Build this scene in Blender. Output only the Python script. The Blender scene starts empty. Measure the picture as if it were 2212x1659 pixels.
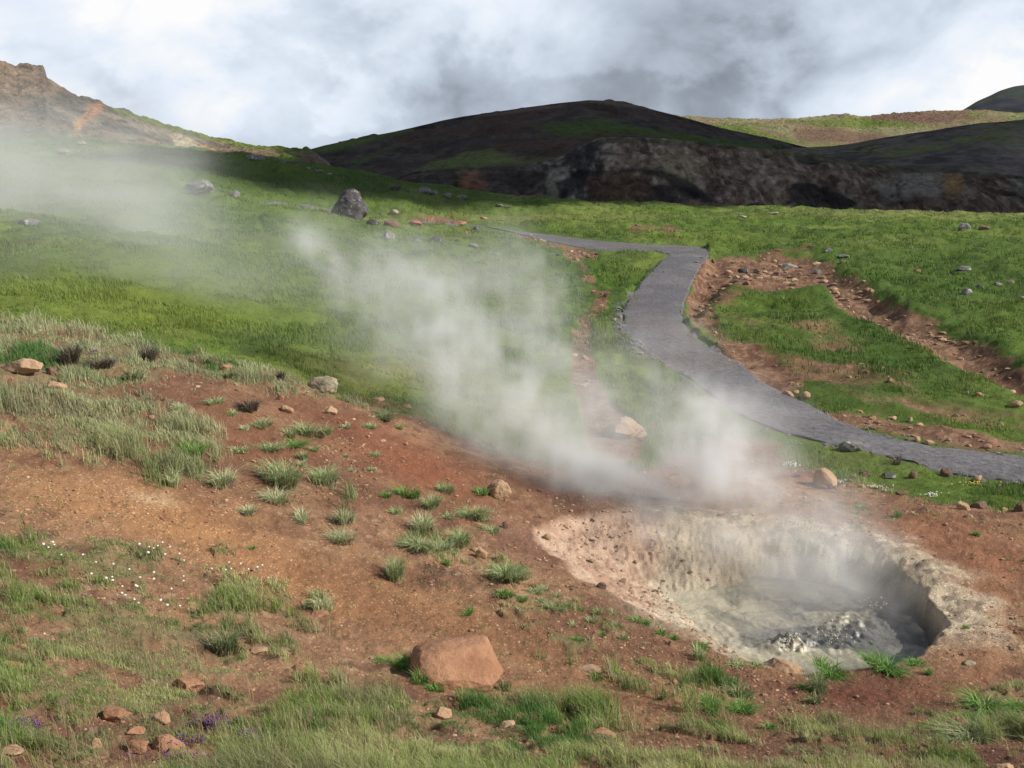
import bpy, bmesh, math, random
import numpy as np
from mathutils import Vector

R = math.radians
rng = np.random.default_rng(7)
scene = bpy.context.scene
COL = scene.collection

# ------------------------------------------------------------------ camera
F = 2218.0                       # focal length in photo units (photo = 2212 x 1659)
PITCH = math.atan((829.5 - 400.0) / F)
CP, SP = math.cos(PITCH), math.sin(PITCH)
cam_d = bpy.data.cameras.new("camera")
cam = bpy.data.objects.new("camera", cam_d)
COL.objects.link(cam)
cam_d.sensor_width = 36.0
cam_d.lens = 36.0 * F / 2212.0
cam_d.clip_start = 0.05
cam_d.clip_end = 20000
cam.rotation_euler = (math.pi / 2 - PITCH, 0, 0)
scene.camera = cam

def px_uw(px, py):
    """photo point -> (u, w): sideways and downward slope of its line of sight"""
    a = (np.asarray(px, float) - 1106.0) / F
    b = (np.asarray(py, float) - 829.5) / F
    fy = CP - b * SP
    return a / fy, (SP + b * CP) / fy

def uw_px(u, w):
    """inverse of px_uw"""
    b = (w * CP - SP) / (CP + w * SP)
    fy = CP - b * SP
    return u * fy * F + 1106.0, b * F + 829.5

# ------------------------------------------------------------------ noise
def _hash(ix, iy, iz, seed):
    h = (ix.astype(np.uint32) * np.uint32(374761393) + iy.astype(np.uint32) * np.uint32(668265263)
         + iz.astype(np.uint32) * np.uint32(2147483647) + np.uint32((seed * 974711 + 12345) & 0xffffffff))
    h = (h ^ (h >> np.uint32(13))) * np.uint32(1274126177)
    h = h ^ (h >> np.uint32(16))
    h = h * np.uint32(2246822519)
    h = h ^ (h >> np.uint32(13))
    return h.astype(np.float32) / np.float32(4294967295.0)

def noise2(x, y, seed=0):
    x = np.asarray(x, np.float64); y = np.asarray(y, np.float64)
    xi = np.floor(x); yi = np.floor(y)
    fx = (x - xi); fy = (y - yi)
    fx = fx * fx * fx * (fx * (fx * 6 - 15) + 10); fy = fy * fy * fy * (fy * (fy * 6 - 15) + 10)
    ix = xi.astype(np.int64); iy = yi.astype(np.int64); z = np.zeros_like(ix)
    a = _hash(ix, iy, z, seed); b = _hash(ix + 1, iy, z, seed)
    c = _hash(ix, iy + 1, z, seed); d = _hash(ix + 1, iy + 1, z, seed)
    return (a + (b - a) * fx) * (1 - fy) + (c + (d - c) * fx) * fy

def noise3(x, y, z, seed=0):
    xi = np.floor(x); yi = np.floor(y); zi = np.floor(z)
    fx = x - xi; fy = y - yi; fz = z - zi
    fx = fx * fx * (3 - 2 * fx); fy = fy * fy * (3 - 2 * fy); fz = fz * fz * (3 - 2 * fz)
    ix = xi.astype(np.int64); iy = yi.astype(np.int64); iz = zi.astype(np.int64)
    def layer(k):
        a = _hash(ix, iy, k, seed); b = _hash(ix + 1, iy, k, seed)
        c = _hash(ix, iy + 1, k, seed); d = _hash(ix + 1, iy + 1, k, seed)
        return (a + (b - a) * fx) * (1 - fy) + (c + (d - c) * fx) * fy
    return layer(iz) * (1 - fz) + layer(iz + 1) * fz

def fbm2(x, y, oct=4, seed=0, gain=0.5):
    s = 0.0; a = 1.0; t = 0.0
    for k in range(oct):
        c, n = math.cos(k * 0.9), math.sin(k * 0.9)
        f = 2.03 ** k
        s = s + a * noise2((x * c - y * n) * f + 17.3 * k, (x * n + y * c) * f - 9.1 * k, seed + k * 31); t += a; a *= gain
    return s / t

def fbm3(x, y, z, oct=4, seed=0, gain=0.5):
    s = 0.0; a = 1.0; t = 0.0
    for k in range(oct):
        f = 2.03 ** k
        x, y, z = 0.36 * x + 0.48 * y - 0.80 * z, -0.80 * x + 0.60 * y, 0.48 * x + 0.64 * y + 0.60 * z      # turn every octave
        s = s + a * noise3(x * f + 11.7 * k, y * f + 5.3 * k, z * f - 3.1 * k, seed + k * 31); t += a; a *= gain
    return s / t

def smooth(e0, e1, x):
    t = np.clip((x - e0) / (e1 - e0), 0, 1)
    return t * t * (3 - 2 * t)

def mix(a, b, t):
    t = np.asarray(t)[..., None]
    return np.asarray(a) * (1 - t) + np.asarray(b) * t

def poly_sd(px, py, poly):
    """signed distance to a polygon, positive inside"""
    px = np.asarray(px, np.float64); py = np.asarray(py, np.float64)
    d = np.full(px.shape, 1e18); inside = np.zeros(px.shape, bool)
    n = len(poly)
    for i in range(n):
        ax, ay = poly[i]; bx, by = poly[(i + 1) % n]
        ex, ey = bx - ax, by - ay
        t = np.clip(((px - ax) * ex + (py - ay) * ey) / (ex * ex + ey * ey + 1e-12), 0, 1)
        d = np.minimum(d, (px - ax - ex * t) ** 2 + (py - ay - ey * t) ** 2)
        if ay != by:
            c = ((ay > py) != (by > py)) & (px < (bx - ax) * (py - ay) / (by - ay) + ax)
            inside ^= c
    d = np.sqrt(d)
    return np.where(inside, d, -d)

def line_d(px, py, pts):
    """(distance to an open polyline, width value interpolated along it); pts = (x, y, width)"""
    best = np.full(np.shape(px), 1e18); wd = np.zeros(np.shape(px))
    for (ax, ay, aw), (bx, by, bw) in zip(pts[:-1], pts[1:]):
        ex, ey = bx - ax, by - ay
        t = np.clip(((px - ax) * ex + (py - ay) * ey) / (ex * ex + ey * ey + 1e-12), 0, 1)
        d = np.hypot(px - ax - ex * t, py - ay - ey * t)
        m = d < best
        best = np.where(m, d, best); wd = np.where(m, aw + (bw - aw) * t, wd)
    return best, wd

# ------------------------------------------------------------------ mesh helpers
def mesh_np(name, verts, faces_idx, counts, mats=(), color=None, smooth_shade=True, mat_index=None, extra=None):
    verts = np.ascontiguousarray(verts, np.float32)
    me = bpy.data.meshes.new(name)
    me.vertices.add(len(verts)); me.vertices.foreach_set("co", verts.ravel())
    faces_idx = np.ascontiguousarray(faces_idx, np.int32).ravel()
    counts = np.ascontiguousarray(counts, np.int32)
    me.loops.add(len(faces_idx)); me.loops.foreach_set("vertex_index", faces_idx)
    me.polygons.add(len(counts))
    st = np.zeros(len(counts), np.int32); st[1:] = np.cumsum(counts)[:-1]
    me.polygons.foreach_set("loop_start", st); me.polygons.foreach_set("loop_total", counts)
    for m in mats: me.materials.append(m)
    if mat_index is not None: me.polygons.foreach_set("material_index", np.ascontiguousarray(mat_index, np.int32))
    me.update(calc_edges=True)
    me.polygons.foreach_set("use_smooth", np.full(len(counts), smooth_shade, bool))
    if color is not None:
        at = me.attributes.new("tone", "FLOAT_COLOR", "POINT")
        c = np.ones((len(verts), 4), np.float32); c[:, :3] = color
        at.data.foreach_set("color", c.ravel())
    for k, v in (extra or {}).items():
        at = me.attributes.new(k, "FLOAT", "POINT"); at.data.foreach_set("value", np.ascontiguousarray(v, np.float32).ravel())
    me.update()
    return me

def grid_faces(nr, nc):
    i = np.arange(nr - 1)[:, None] * nc + np.arange(nc - 1)[None, :]
    f = np.stack([i, i + 1, i + nc + 1, i + nc], -1).reshape(-1, 4)
    return f, np.full(len(f), 4, np.int32)

def link(name, me, parent=None, loc=None):
    o = bpy.data.objects.new(name, me); COL.objects.link(o)
    if parent is not None: o.parent = parent
    if loc is not None: o.location = loc
    return o

def tag(o, label=None, cat=None, group=None, kind=None):
    if label: o["label"] = label
    if cat: o["category"] = cat
    if group: o["group"] = group
    if kind: o["kind"] = kind
    return o

# ------------------------------------------------------------------ materials
def new_mat(name):
    m = bpy.data.materials.new(name); m.use_nodes = True
    nt = m.node_tree; nt.nodes.clear()
    return m, nt, nt.nodes, nt.links

def nd(nt, typ, **kw):
    n = nt.nodes.new(typ)
    for k, v in kw.items():
        if k in n.inputs.keys(): n.inputs[k].default_value = v
        else: setattr(n, k, v)
    return n

def math_n(nt, op, a, b=None, clamp=False):
    n = nt.nodes.new("ShaderNodeMath"); n.operation = op; n.use_clamp = clamp
    for i, v in enumerate((a, b)):
        if v is None: continue
        if isinstance(v, (int, float)): n.inputs[i].default_value = v
        else: nt.links.new(v, n.inputs[i])
    return n.outputs[0]

def toned_mat(name, scale_fine, amp_fine, scale_mid, amp_mid, bump, bump_scale, rough=0.95, spec=0.15, speck=None):
    """vertex tone times two noises, with a bump; speck = (scale, threshold, colour) adds pebbles"""
    m, nt, N, Lk = new_mat(name)
    out = N.new("ShaderNodeOutputMaterial"); bs = N.new("ShaderNodeBsdfPrincipled")
    bs.inputs["Roughness"].default_value = rough; bs.inputs["Specular IOR Level"].default_value = spec
    at = nd(nt, "ShaderNodeAttribute", attribute_name="tone")
    tc = N.new("ShaderNodeTexCoord")
    n1 = nd(nt, "ShaderNodeTexNoise"); n1.inputs["Scale"].default_value = scale_fine; n1.inputs["Detail"].default_value = 5; n1.inputs["Roughness"].default_value = 0.65
    n2 = nd(nt, "ShaderNodeTexNoise"); n2.inputs["Scale"].default_value = scale_mid; n2.inputs["Detail"].default_value = 4
    for n in (n1, n2): Lk.new(tc.outputs["Object"], n.inputs["Vector"])
    f = math_n(nt, "ADD", math_n(nt, "MULTIPLY", math_n(nt, "SUBTRACT", n1.outputs["Fac"], 0.5), amp_fine),
               math_n(nt, "MULTIPLY", math_n(nt, "SUBTRACT", n2.outputs["Fac"], 0.5), amp_mid))
    f = math_n(nt, "MAXIMUM", math_n(nt, "ADD", f, 1.0), 0.15)
    vm = N.new("ShaderNodeVectorMath"); vm.operation = "SCALE"
    Lk.new(at.outputs["Color"], vm.inputs[0]); Lk.new(f, vm.inputs["Scale"])
    col = vm.outputs[0]
    hgt = n1.outputs["Fac"]
    if speck:
        vo = nd(nt, "ShaderNodeTexVoronoi"); vo.inputs["Scale"].default_value = speck[0]; vo.inputs["Randomness"].default_value = 1
        Lk.new(tc.outputs["Object"], vo.inputs["Vector"])
        sep = N.new("ShaderNodeSeparateColor"); Lk.new(vo.outputs["Color"], sep.inputs[0])
        k = math_n(nt, "MULTIPLY", math_n(nt, "GREATER_THAN", sep.outputs[0], speck[1]), math_n(nt, "LESS_THAN", vo.outputs["Distance"], 0.42))
        sa = nd(nt, "ShaderNodeAttribute", attribute_name="soil")
        k = math_n(nt, "MULTIPLY", k, sa.outputs["Fac"])
        sc = N.new("ShaderNodeVectorMath"); sc.operation = "MULTIPLY"
        Lk.new(col, sc.inputs[0]); sc.inputs[1].default_value = speck[2]
        mx = nd(nt, "ShaderNodeMix", data_type="RGBA")
        Lk.new(k, mx.inputs[0]); Lk.new(col, mx.inputs[6]); Lk.new(sc.outputs[0], mx.inputs[7])
        col = mx.outputs[2]
        hgt = math_n(nt, "ADD", hgt, math_n(nt, "MULTIPLY", k, 0.35))
    Lk.new(col, bs.inputs["Base Color"])
    bp = nd(nt, "ShaderNodeBump"); bp.inputs["Strength"].default_value = bump; bp.inputs["Distance"].default_value = bump_scale
    Lk.new(hgt, bp.inputs["Height"]); Lk.new(bp.outputs[0], bs.inputs["Normal"])
    Lk.new(bs.outputs[0], out.inputs["Surface"])
    return m

def leaf_mat(name, translucency=0.35):
    m, nt, N, Lk = new_mat(name)
    out = N.new("ShaderNodeOutputMaterial"); bs = N.new("ShaderNodeBsdfPrincipled")
    bs.inputs["Roughness"].default_value = 0.55; bs.inputs["Specular IOR Level"].default_value = 0.25
    at = nd(nt, "ShaderNodeAttribute", attribute_name="tone")
    tr = N.new("ShaderNodeBsdfTranslucent"); ms = N.new("ShaderNodeMixShader"); ms.inputs[0].default_value = translucency
    Lk.new(at.outputs["Color"], bs.inputs["Base Color"]); Lk.new(at.outputs["Color"], tr.inputs["Color"])
    Lk.new(bs.outputs[0], ms.inputs[1]); Lk.new(tr.outputs[0], ms.inputs[2]); Lk.new(ms.outputs[0], out.inputs["Surface"])
    return m

def rock_mat(name, c1, c2, c3=None, lichen=None, scale=3.0):
    """c1/c2 mottled by size-independent noise, c3 dark cracks, lichen pale blotches"""
    m, nt, N, Lk = new_mat(name)
    out = N.new("ShaderNodeOutputMaterial"); bs = N.new("ShaderNodeBsdfPrincipled")
    bs.inputs["Roughness"].default_value = 0.92; bs.inputs["Specular IOR Level"].default_value = 0.15
    tc = N.new("ShaderNodeTexCoord"); oi = N.new("ShaderNodeObjectInfo")
    ad = N.new("ShaderNodeVectorMath"); ad.operation = "ADD"
    sc = N.new("ShaderNodeVectorMath"); sc.operation = "SCALE"; sc.inputs["Scale"].default_value = 1.0
    cb = N.new("ShaderNodeCombineXYZ")
    r = math_n(nt, "MULTIPLY", oi.outputs["Random"], 37.0)
    for i in range(3): Lk.new(r, cb.inputs[i])
    Lk.new(tc.outputs["Object"], ad.inputs[0]); Lk.new(cb.outputs[0], ad.inputs[1])
    v = ad.outputs[0]
    n1 = nd(nt, "ShaderNodeTexNoise"); n1.inputs["Scale"].default_value = scale; n1.inputs["Detail"].default_value = 6; n1.inputs["Roughness"].default_value = 0.62
    n2 = nd(nt, "ShaderNodeTexNoise"); n2.inputs["Scale"].default_value = scale * 7; n2.inputs["Detail"].default_value = 5; n2.inputs["Roughness"].default_value = 0.7
    n3 = nd(nt, "ShaderNodeTexNoise"); n3.inputs["Scale"].default_value = scale * 2.3; n3.inputs["Detail"].default_value = 4
    for n in (n1, n2, n3): Lk.new(v, n.inputs["Vector"])
    def ramp(src, a, b):
        mr = N.new("ShaderNodeMapRange"); mr.inputs["From Min"].default_value = a; mr.inputs["From Max"].default_value = b
        Lk.new(src, mr.inputs["Value"]); return mr.outputs[0]
    def mixc(f, a, b):
        mx = nd(nt, "ShaderNodeMix", data_type="RGBA"); Lk.new(f, mx.inputs[0])
        for i, q in ((6, a), (7, b)):
            if isinstance(q, tuple): mx.inputs[i].default_value = (*q, 1)
            else: Lk.new(q, mx.inputs[i])
        return mx.outputs[2]
    col = mixc(ramp(n1.outputs["Fac"], 0.35, 0.65), c1, c2)
    if c3: col = mixc(ramp(n2.outputs["Fac"], 0.58, 0.75), col, c3)
    if lichen: col = mixc(ramp(n3.outputs["Fac"], 0.6, 0.64), col, lichen)
    br = math_n(nt, "ADD", math_n(nt, "MULTIPLY", n2.outputs["Fac"], 0.7), 0.65)
    vm = N.new("ShaderNodeVectorMath"); vm.operation = "SCALE"; Lk.new(col, vm.inputs[0]); Lk.new(br, vm.inputs["Scale"])
    Lk.new(vm.outputs[0], bs.inputs["Base Color"])
    bp = nd(nt, "ShaderNodeBump"); bp.inputs["Strength"].default_value = 0.6; bp.inputs["Distance"].default_value = 0.03
    Lk.new(n2.outputs["Fac"], bp.inputs["Height"]); Lk.new(bp.outputs[0], bs.inputs["Normal"])
    Lk.new(bs.outputs[0], out.inputs["Surface"])
    return m
# ------------------------------------------------------------------ terrain
# control points: photo point and its distance ahead in metres
CTRL = [
 # nearest slope, high on one side and falling towards the pool
 (-500,1659,3.3),(0,1659,3.6),(550,1659,3.9),(1106,1659,4.15),(1650,1659,4.4),(2212,1659,4.7),(2750,1659,5.0),
 (-500,1430,4.5),(0,1430,4.9),(450,1430,5.6),(900,1430,6.4),(1300,1440,6.9),(1700,1455,7.3),(2212,1430,7.75),(2750,1430,8.0),
 (-500,1250,5.8),(0,1250,6.3),(450,1250,7.2),(850,1250,8.0),(1150,1250,8.6),(2212,1250,9.6),(2750,1250,10),
 (-500,1080,7.2),(0,1080,7.8),(300,1080,8.3),(600,1080,9.2),(900,1080,10.2),(1150,1100,10.9),
 (-500,900,9.2),(0,900,9.6),(300,900,10.4),(600,900,11.6),(860,900,13.2),(1050,960,13.6),
 (-500,760,11.4),(0,760,11.8),(300,770,13.0),(600,815,13.6),
 (1500,1118,11.2),(1700,1130,11.0),(1250,1070,11.6),(1900,1110,11.3),(2212,1110,11.4),(2750,1100,11.6),
 (2062,1310,8.85),
 # meadow behind the bank
 (-500,640,16),(0,650,16.5),(300,680,17),(600,740,17.5),(850,800,18),(1050,830,18.5),
 (-500,500,27),(0,500,27),(300,540,26),(600,600,27),(900,620,31),(1150,640,34),
 (-500,400,44),(0,400,46),(300,410,48),(437,417,50),(-500,330,68),(0,325,70),(150,321,71),(300,322,72),(430,343,73),(620,358,73),(750,394,73),
 (900,420,74),(1050,449,75),(700,452,62),(850,462,66),(600,440,61),(800,520,44),(950,520,46),(1000,700,24.5),
 (1200,452,75),(1500,456,77),(1800,459,79),(2212,470,80),(2750,480,82),
 (1200,500,60),(1500,500,60),(1800,500,59),(2212,515,55),(2750,520,55),
 (1200,520,54),(1060,490,63),(1500,545,47),(1420,640,34.5),(1410,700,27.5),(1490,780,22.3),(1690,880,18.2),(1900,958,15.8),(2212,1010,14.3),(2750,1040,13.6),
 (1250,760,22.6),(1250,860,18.2),(1300,940,15.4),(1500,980,14.2),(1620,925,16.2),
 (1750,560,44.5),(2000,560,44),(2212,565,42.5),(2750,570,42),(1800,700,27.6),(2000,700,28.4),(2212,700,28.6),(2750,700,28),(1850,850,19.6),(2212,850,19.8),(2750,860,19.5),
 (1790,1040,13.2),(2212,1080,12.2),
]
_c = np.array(CTRL, float)
_u, _w = px_uw(_c[:, 0], _c[:, 1]); _L = np.log(_c[:, 2]); _z = -_w * _c[:, 2]
def _tps(r2): return np.where(r2 > 1e-12, 0.5 * r2 * np.log(np.maximum(r2, 1e-12)), 0.0)
_n = len(_u)
_A = np.zeros((_n + 3, _n + 3))
_A[:_n, :_n] = _tps((_u[:, None] - _u[None]) ** 2 + (_L[:, None] - _L[None]) ** 2) + np.eye(_n) * 2e-3
_A[:_n, _n] = 1; _A[:_n, _n + 1] = _u; _A[:_n, _n + 2] = _L; _A[_n:, :_n] = _A[:_n, _n:].T
_k = np.linalg.solve(_A, np.concatenate([_z, np.zeros(3)]))
def base_z(u, L):
    u = np.clip(u, -0.8, 0.8); Lc = np.clip(L, math.log(2.5), math.log(84))
    z = np.full(u.shape, _k[_n]) + _k[_n + 1] * u + _k[_n + 2] * Lc
    for i in range(_n):
        z += _k[i] * _tps((u - _u[i]) ** 2 + (Lc - _L[i]) ** 2)
    return z

def seg(a, b, n): return np.linspace(a, b, n, endpoint=False)
U = np.concatenate([seg(-0.95, -0.57, 60), seg(-0.57, 0.57, 880), np.linspace(0.57, 0.95, 61)])
Lr = np.concatenate([seg(math.log(1.5), math.log(3.0), 40), seg(math.log(3.0), math.log(14), 600), seg(math.log(14), math.log(32), 210),
                     seg(math.log(32), math.log(90), 170), np.linspace(math.log(90), math.log(6000), 40)])
LI = np.arange(len(Lr))
UU, LL = np.meshgrid(U, Lr)
YY = np.exp(LL); XX = UU * YY
Z0 = base_z(UU, LL)
# beyond the meadow's brow the land drops into a gorge and then lies flat out to the horizon
Z0 = np.where(YY > 81, Z0 - smooth(81, 120, YY) * 9.0, Z0)
PX, PY = uw_px(UU, -Z0 / YY)

# ---- the crater
RIM_Z = -3.70
def px_on_plane(px, py, z):
    u, w = px_uw(px, py); y = -z / w
    return u * y, y
CRATER_PX = [(1150,1172),(1215,1132),(1300,1116),(1370,1116),(1440,1121),(1550,1128),(1700,1134),(1850,1163),(1950,1203),(2012,1250),(2058,1305),(2056,1360),(2005,1408),(1900,1438),
             (1790,1447),(1690,1450),(1590,1430),(1480,1378),(1380,1347),(1310,1314),(1235,1278),(1172,1226)]
CRATER = [tuple(float(q) for q in px_on_plane(a, b, RIM_Z)) for a, b in CRATER_PX]
MUD_Z = RIM_Z - 0.40
near_pool = (YY > 6) & (YY < 14) & (np.abs(UU) < 0.7)

# ---- masks painted as where each kind of ground lies
def wob(px, py, amp, sc, seed): return (fbm2(XX * sc, YY * sc, 4, seed) - 0.5) * 2 * amp
CREST = [(-900,690),(0,700),(200,715),(350,752),(480,785),(600,808),(740,842),(860,872),(1000,940),(1150,990),(1300,1030),(1420,1010),(1560,955),(1640,945),
         (1700,985),(1790,1020),(1900,1055),(2040,1085),(2212,1105),(3200,1150),(3200,3000),(-900,3000)]
d_fore = poly_sd(PX, PY, CREST)
fore = smooth(-16, 22, d_fore + wob(0, 0, 30, 0.9, 3) + wob(0, 0, 14, 4, 4))             # 1 on the bare foreground slope, 0 on the meadow
SOILS = [
 ([(1540,546),(1640,538),(1750,546),(1800,572),(1850,606),(1905,640),(1960,678),(2050,708),(2150,756),(2212,788),(2400,850),(2400,900),(2212,846),(2100,795),(2000,745),(1900,702),(1810,655),(1760,615),(1680,596),(1590,604),(1530,655),(1500,690),(1480,690),(1485,640)],1.0,14),
 ([(1500,600),(1560,556),(1700,556),(1790,590),(1820,640),(1720,630),(1620,640),(1540,680)],0.66,26),
 ([(1480,690),(1530,680),(1580,728),(1650,765),(1710,800),(1730,835),(1690,846),(1640,815),(1600,780),(1545,752)],0.95,16),
 ([(1495,560),(1560,545),(1580,600),(1540,660),(1560,720),(1640,760),(1720,800),(1760,850),(1700,835),(1620,780),(1530,720),(1490,680)],0.8,18),
 ([(1735,860),(1800,880),(1900,895),(2000,915),(2120,940),(2212,960),(2300,985),(2100,975),(1960,955),(1880,935),(1800,903)],0.75,10),
 ([(1850,815),(2000,860),(2212,900),(2300,950),(2100,930),(1950,890)],0.5,16),
 ([(1800,735),(1900,770),(2000,810),(2080,850),(1990,830),(1880,790)],0.34,12),
 ([(1500,640),(1620,640),(1800,720),(2000,800),(2212,860),(2212,960),(2000,910),(1800,870),(1640,800),(1540,720)],0.44,40),
 ([(1130,500),(1210,525),(1290,545),(1280,560),(1210,545),(1130,520),(1085,500)],0.85,7),
 ([(1360,492),(1450,492),(1480,500),(1430,506),(1360,502)],0.7,5),
 ([(880,474),(960,468),(1020,480),(960,490),(890,490)],0.8,5),
 ([(1000,500),(1030,502),(1020,512),(985,508)],0.6,4),
 ([(520,425),(580,430),(700,445),(730,462),(640,452),(540,440)],0.35,5),
]
soil = fore.copy()
for poly, val, soft in SOILS:
    soil = np.maximum(soil, val * smooth(-soft, soft, poly_sd(PX, PY, poly) + wob(0, 0, soft * 1.3, 0.55, 5) ))
td, tw = line_d(PX, PY, [(1228,548,16),(1262,575,16),(1275,610,18),(1300,640,22),(1290,670,24),(1262,695,26),(1256,730,34),(1258,780,40),(1270,840,50),(1300,900,70),(1330,960,110)])
soil = np.maximum(soil, 0.9 * smooth(6, -6, td - tw * 0.55 + wob(0, 0, 12, 0.6, 9)) * (fbm2(XX * 0.8, YY * 0.8, 3, 19) * 1.3 + 0.2).clip(0, 1))
soil_far = soil * (1 - fore)

# where grass grows on the foreground slope: (polygon, density, softness)
SWARD = [
 ([(-400,690),(0,700),(200,715),(350,752),(480,785),(600,808),(700,835),(700,862),(560,850),(470,820),(330,815),(240,835),(180,850),(300,860),(400,880),(480,930),(505,985),(490,1040),(400,1050),(300,1040),(240,1000),(120,985),(0,965),(-400,950)],0.80,22),
 ([(-400,1180),(60,1160),(210,1150),(330,1185),(400,1235),(470,1215),(560,1235),(585,1290),(520,1330),(420,1310),(300,1320),(200,1290),(60,1320),(-400,1330)],0.62,26),
 ([(-400,1330),(100,1350),(300,1380),(420,1450),(520,1490),(640,1500),(760,1510),(900,1530),(1080,1560),(1250,1590),(1400,1600),(1500,1640),(1500,1900),(-400,1900)],0.72,30),
 ([(560,1590),(700,1560),(900,1565),(1050,1600),(1250,1640),(1400,1640),(1500,1900),(500,1900)],0.75,24),
 ([(-300,1440),(60,1420),(140,1500),(170,1600),(120,1800),(-300,1800)],0.3,30),
 ([(-400,1320),(200,1300),(420,1310),(560,1360),(640,1440),(800,1490),(900,1540),(700,1560),(300,1480),(-400,1420)],0.60,34),
 ([(560,1235),(640,1260),(720,1290),(760,1340),(680,1370),(590,1340)],0.25,20),
 ([(900,1380),(1100,1380),(1400,1400),(1600,1460),(1700,1500),(1500,1520),(1100,1480)],0.30,34),
 ([(1080,1500),(1300,1500),(1480,1540),(1640,1560),(1640,1640),(1400,1660),(1200,1620)],0.5,34),
 ([(1640,1560),(1800,1535),(2050,1545),(2060,1600),(2212,1640),(2212,1800),(1500,1800),(1500,1620)],0.68,30),
 ([(1080,1180),(1130,1230),(1180,1280),(1260,1325),(1370,1368),(1340,1395),(1230,1350),(1130,1310),(1050,1260),(1010,1190)],0.5,18),
 ([(2100,1530),(2900,1520),(2900,1800),(2100,1800)],0.5,30),
 ([(2190,1050),(2900,1090),(2900,1150),(2190,1100)],0.8,12),
 ([(2250,1200),(2900,1220),(2900,1500),(2350,1480)],0.3,40),
 ([(880,1150),(960,1165),(1060,1210),(1075,1240),(960,1215),(870,1180)],0.7,12),
 ([(1630,930),(1780,962),(1960,1003),(2212,1050),(2212,1095),(2080,1085),(1960,1072),(1860,1062),(1800,1030),(1700,1000),(1640,975)],0.8,12),
 ([(660,1060),(760,1080),(800,1150),(720,1160),(650,1120)],0.12,10),
]
sward = (1 - fore)
for poly, val, soft in SWARD:
    s = val * smooth(-soft, soft, poly_sd(PX, PY, poly) + wob(0, 0, soft * 1.5, 1.1, 21) + wob(0, 0, soft * 1.2, 4.5, 22))
    sward = np.maximum(sward, s * fore)
gap = fbm2(XX * 2.6, YY * 2.6, 4, 33)
gap2 = fbm2(XX * 0.9, YY * 0.9, 3, 35)
gap3 = fbm2(XX * 9, YY * 9, 3, 37)
patchy = np.clip((gap * 0.42 + gap2 * 0.25 + gap3 * 0.33 - (0.5 + 0.21 * (0.5 - sward)) + 0.02) * 14, 0, 1)
grass = np.where(fore > 0.02, patchy * (sward > 0.02), 1.0) * 1.0
grass = grass * fore + (1 - fore)
far_gap = fbm2(XX * 0.9, YY * 0.9, 4, 41)
grass = grass * (1 - np.clip((soil_far - far_gap * 0.75) * 3.2, 0, 1))
bare = np.clip(np.maximum(soil * (1 - grass), 1 - grass), 0, 1)

# ---- path course
MAIN = [((3000,1110),(3000,1050)),((2700,1082),(2700,1020)),((2420,1062),(2420,1000)),((2330,1054),(2330,992)),((2212,1044),(2212,984)),((2108,1034),(2141,977)),((1965,1000),(2041,967)),((1868,975),(1958,953)),((1785,961),(1875,932)),((1741,951),(1808,908)),((1675,934),(1751,877)),
        ((1600,903),(1691,848)),((1545,866),(1641,823)),((1480,818),(1601,787)),((1418,775),(1548,757)),((1362,737),(1500,722)),((1342,695),(1478,694)),((1345,665),(1481,669)),((1365,630),(1488,642)),((1400,590),(1503,602)),
        ((1430,562),(1522,568)),((1444,550),(1533,551)),((1452,541),(1512,537))]
BRANCH = [((1534,549),(1522,537)),((1500,552),(1498,533)),((1445,550),(1450,531)),((1404,543),(1370,527)),((1284,541),(1237,514)),((1187,523),(1137,502)),((1120,506),(1070,492)),((1054,492),(1000,484)),((975,488),(940,481)),((915,484),(890,478))]
FARPATH = [((722,459),(716,453)),((660,448),(656,442)),((600,442),(598,437)),((560,440),(560,436))]
edge_poly = [a for a, b in MAIN] + [b for a, b in MAIN][::-1]
edge_poly2 = [a for a, b in BRANCH] + [b for a, b in BRANCH][::-1]
on_path = np.maximum(np.maximum(poly_sd(PX, PY, edge_poly), poly_sd(PX, PY, edge_poly2)), poly_sd(PX, PY, [a for a, b in FARPATH] + [b for a, b in FARPATH][::-1]))
pathm = smooth(-7, 1, on_path)

# ---- relief
rough = 1 - pathm
Zn = np.zeros_like(Z0)
vis = (YY < 95) & (YY > 2)
fade = np.clip(YY / 9.0, 0.55, 4.0)
Zn += (fbm2(XX * 0.55, YY * 0.55, 4, 51) - 0.5) * 0.16 * np.clip(YY / 9, 0.6, 2.4)
Zn += (fbm2(XX * 2.2, YY * 2.2, 4, 52) - 0.5) * 0.10 * (0.55 + 0.45 * grass)
Zn += (fbm2(XX * 7.5, YY * 7.5, 4, 53) - 0.5) * 0.035
Zn += (fbm2(XX * 26, YY * 26, 3, 54) - 0.5) * 0.018 * (YY < 18)
Zn += grass * fore * 0.025                                           # turf stands a little proud of the bare soil
tus = fbm2(XX * 0.85, YY * 0.85, 3, 57)
Zn += (1 - fore) * (1 - soil_far) * (np.abs(tus - 0.5) * 0.42 + (fbm2(XX * 2.2, YY * 1.6, 3, 59) - 0.5) * 0.09 + (fbm2(XX * 0.25, YY * 0.25, 2, 58) - 0.5) * 0.55) * np.clip((YY - 12) / 14, 0, 1)
gd = poly_sd(PX, PY, SOILS[0][0])
Zn -= smooth(-14, 22, gd) * 0.35 * (1 - fore)                       # the washed-out gully
Zn *= rough * (YY < 400)
Zn -= pathm * 0.015
ZZ = Z0 + Zn
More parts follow.
